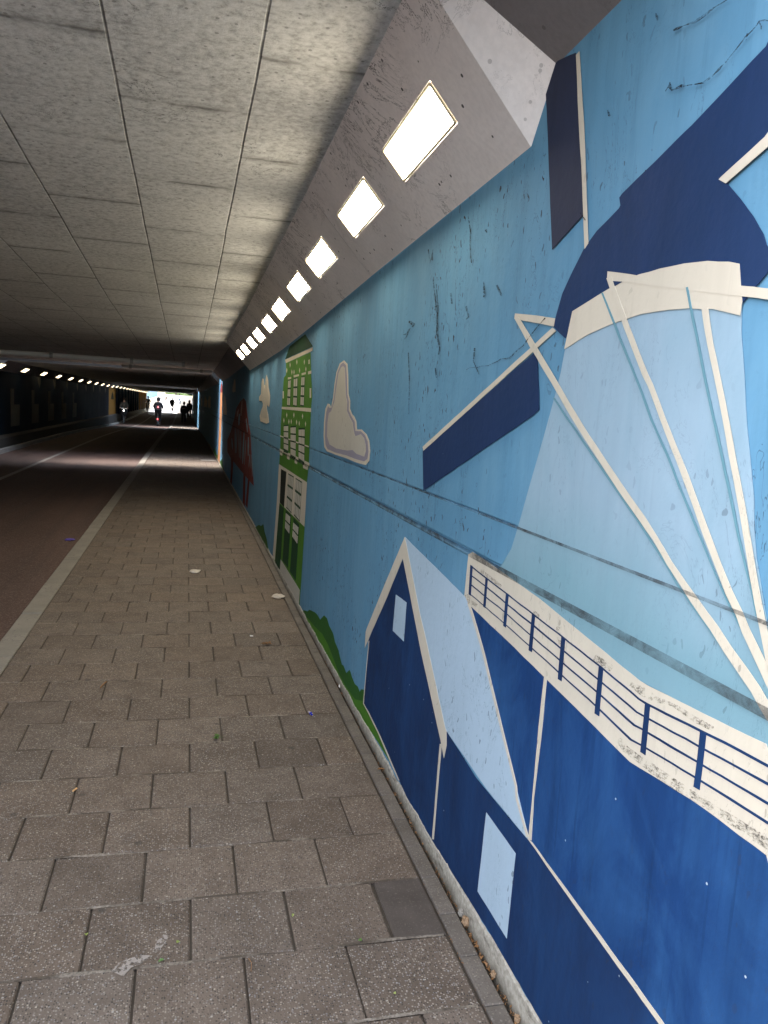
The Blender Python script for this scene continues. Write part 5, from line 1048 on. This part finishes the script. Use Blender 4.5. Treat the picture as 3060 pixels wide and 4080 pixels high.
    puff = 1.35 if coat else 1.0
    cloth('jacket', (['wai', 'che', 'nec', 'shL', 'elL', 'wrL', 'shR', 'elR', 'wrR', 'pel'], [(0, 1), (1, 2), (1, 3), (3, 4), (4, 5), (1, 6), (6, 7), (7, 8), (0, 9)]),
          [tuple(q * k * puff for q in (.160, .150)), tuple(q * k * puff for q in (.165, .150)), .075 * k, .080 * k * puff, .058 * k * puff, .040 * k, .080 * k * puff, .058 * k * puff, .040 * k, tuple(q * k * puff for q in (.175, .160))], top)
    cloth('trousers', (['pel', 'hiL', 'knL', 'anL', 'hiR', 'knR', 'anR'], [(0, 1), (1, 2), (2, 3), (0, 4), (4, 5), (5, 6)]),
          [(.155 * k, .14 * k), .112 * k, .082 * k, .058 * k, .112 * k, .082 * k, .058 * k], bottom)
    for s in ('L', 'R'):
        mb = MB(); a = J['an' + s]; t_ = J['to' + s]; mb.tube(tuple(a - Vector((0, .05 * k, .05 * k))), tuple(t_ + Vector((0, .03, 0)) * k), .048 * k, .036 * k, 10); mb.build('shoe', M['tyre'], body, smooth=True)
    # hair or hood: shell over the back and top of the head
    bm = bmesh.new(); bmesh.ops.create_icosphere(bm, subdivisions=3, radius=1)
    c = J['hd1'] + Vector((0, -.012, .0)) * k; sc = (.098, .112, .125) if not hood else (.118, .130, .145)
    for v in bm.verts:
        nn = noise.noise(v.co * 3) * .06
        v.co *= 1 + nn
        if v.co.y > .35 and v.co.z < .35: v.co.y = .35 - (v.co.y - .35) * .2
        if hair == 'long' and v.co.z < -.2: v.co.z *= 2.6
        v.co = Vector((v.co.x * sc[0], v.co.y * sc[1], v.co.z * sc[2])) * k + c
    me = bpy.data.meshes.new('hair'); bm.to_mesh(me); bm.free()
    for p in me.polygons: p.use_smooth = True
    link('hood' if hood else ('helmet' if helmet else 'hair'), me, top if hood else (CL['black'] if helmet else M['hair']), body)
    return body
def bicycle(loc, rz, label, tail=False, head=False, box=False):
    root = empty('bicycle', loc, rz); tag(root, label, 'bicycle', 'bicycles ridden through the underpass')
    r = .34
    for cy in (-.52, .54):
        mb = MB(); mb.ring((0, cy, r), (1, 0, 0), r - .02, .02, 30, 8)
        wl = mb.build('wheel', M['tyre'], root, smooth=True)
        mb = MB(); mb.ring((0, cy, r), (1, 0, 0), r - .045, .010, 30, 6)
        for i in range(14):
            a = i * math.pi / 7; mb.tube((0, cy, r), (0, cy + math.cos(a) * (r - .04), r + math.sin(a) * (r - .04)), .0018, .0018, 4, False)
        mb.tube((-.05, cy, r), (.05, cy, r), .02, .02, 8); mb.build('rim', M['steel'], wl)
    mb = MB(); bb = (0, -.05, .29); st_ = (0, -.20, .80); hd = (0, .36, .86); hb = (0, .40, .62)
    mb.path([bb, st_], .016); mb.path([bb, hb], .019); mb.path([(0, -.17, .68), (0, .37, .80)], .015); mb.path([hb, hd], .018)
    for sx in (-.05, .05): mb.path([bb, (sx, -.52, r)], .009); mb.path([(0, -.18, .72), (sx, -.52, r)], .008); mb.path([(sx * .8, .41, .60), (sx, .54, r)], .011)
    mb.build('frame', M['bike_black'], root)
    mb = MB(); mb.path([(0, .36, .84), (0, .34, 1.02), (-.12, .38, 1.08), (-.27, .44, 1.08), (-.29, .32, 1.06)], .012); mb.path([(0, .34, 1.02), (.12, .38, 1.08), (.27, .44, 1.08), (.29, .32, 1.06)], .012); mb.build('handlebar', M['steel'], root)
    mb = MB(); mb.hexa([(-.03, .04, .87), (.03, .04, .87), (.09, -.27, .86), (-.09, -.27, .86), (-.025, .03, .90), (.025, .03, .90), (.08, -.26, .92), (-.08, -.26, .92)]); mb.tube((0, -.20, .78), (0, -.21, .88), .012, .012, 8); mb.build('saddle', M['tyre'], root, bevel=.012)
    for s_ in (-1, 1):
        mb = MB(); mb.path([(s_ * .05, -.05, .29), (s_ * .06, -.05 + s_ * -.04 + .04, .29 - s_ * .15)], .009); mb.box((s_ * .06 - .0 if s_ > 0 else s_ * .06 - .09, -.08, .27 - s_ * .15), (s_ * .06 + (.09 if s_ > 0 else 0), .02, .29 - s_ * .15)); mb.build('pedal', M['steel'], root)
    mb = MB(); mb.box((-.035, -.90, .52), (.035, -.26, .535)); mb.box((-.07, -.86, .535), (-.06, -.30, .545)); mb.box((.06, -.86, .535), (.07, -.30, .545)); 
    for sx in (-.05, .05): mb.path([(sx, -.52, r), (sx, -.70, .53)], .005)
    mb.build('luggage_rack', M['bike_black'], root)
    if tail:
        mb = MB(); mb.tube((0, -.90, .50), (0, -.945, .50), .035, .03, 12); mb.build('tail_light', M['tail'], root)
    if head:
        mb = MB(); mb.tube((0, .44, .92), (0, .50, .92), .03, .04, 12); mb.build('head_light', M['head'], root)
    return root
G_ = lambda y: g(y) - 0.044
def rider(x, y, rz, h, top, bottom, lp, lb, **kw):
    bk = {q: kw.pop(q) for q in ('tail', 'head') if q in kw}
    z = G_(y)
    bicycle((x, y, z), rz, lb, **bk)
    return person((x, y, z), rz, h, 'ride', top, bottom, lp, **kw)
PI = math.pi
rider(-4.27, 58.6, PI, 1.72, CL['grey'], CL['black'], 'person in a grey padded jacket cycling towards us along the left wall', 'bicycle with a white front light under the rider in the grey padded jacket', coat=True, head=True, hair='short')
rider(-4.35, 95.0, PI, 1.74, CL['black'], CL['black'], 'person dressed in black cycling towards us beside the far left wall', 'bicycle ridden beside the ochre pilasters at the far left wall', hair='short')
p3 = rider(-1.93, 57.0, 0, 1.86, CL['black'], CL['black'], 'hooded person in a wide dark coat cycling away along the centre line', 'bicycle with a red rear light under the hooded rider', hood=True, coat=True, tail=True)
mb = MB(); mb.tube((0, -.33, 1.30), (0, -.36, 1.30), .045, .04, 12); o = mb.build('back_light', M['tail'], p3)
rider(-1.72, 96.5, 0, 1.80, CL['black'], CL['black'], 'person in black cycling away, silhouetted in the bright exit', 'bicycle silhouetted against the white ramp in the exit', hair='short', coat=True)
rider(-3.35, 134.0, PI, 1.45, CL['white'], CL['brown'], 'person in a white top cycling down the sunlit ramp on the left', 'bicycle of the white-topped rider at the left of the ramp')
bpy.data.objects  # keep namespace simple
rider(-1.15, 122.0, 0, 1.72, CL['white'], CL['denim'], 'person in a white shirt and jeans cycling up the middle of the sunlit ramp', 'bicycle ridden up the middle of the sunlit ramp', hair='long')
person((-0.24, 62.5, g(62.5)), 0, 1.68, 'walk', CL['black'], CL['black'], 'bareheaded person in a black jacket walking away on the right pavement', coat=True)
p6 = person((0.18, 76.0, g(76)), 0, 1.70, 'walk', CL['black'], CL['black'], 'long-haired person in a dark coat walking ahead near the right wall', hair='long', coat=True)
root = empty('handbag', (0.46, 76.08, g(76) + 0.38)); tag(root, 'dark handbag hanging from the right hand of the long-haired walker', 'bag')
mb = MB(); mb.hexa([(-.05, -.19, 0), (.05, -.19, 0), (.05, .19, 0), (-.05, .19, 0), (-.03, -.16, .26), (.03, -.16, .26), (.03, .16, .26), (-.03, .16, .26)]); mb.build('bag_body', CL['black'], root, bevel=.02)
mb = MB(); mb.path([(0, -.11, .25), (0, -.09, .36), (0, 0, .42), (0, .09, .36), (0, .11, .25)], .008); mb.build('bag_handle', CL['black'], root)
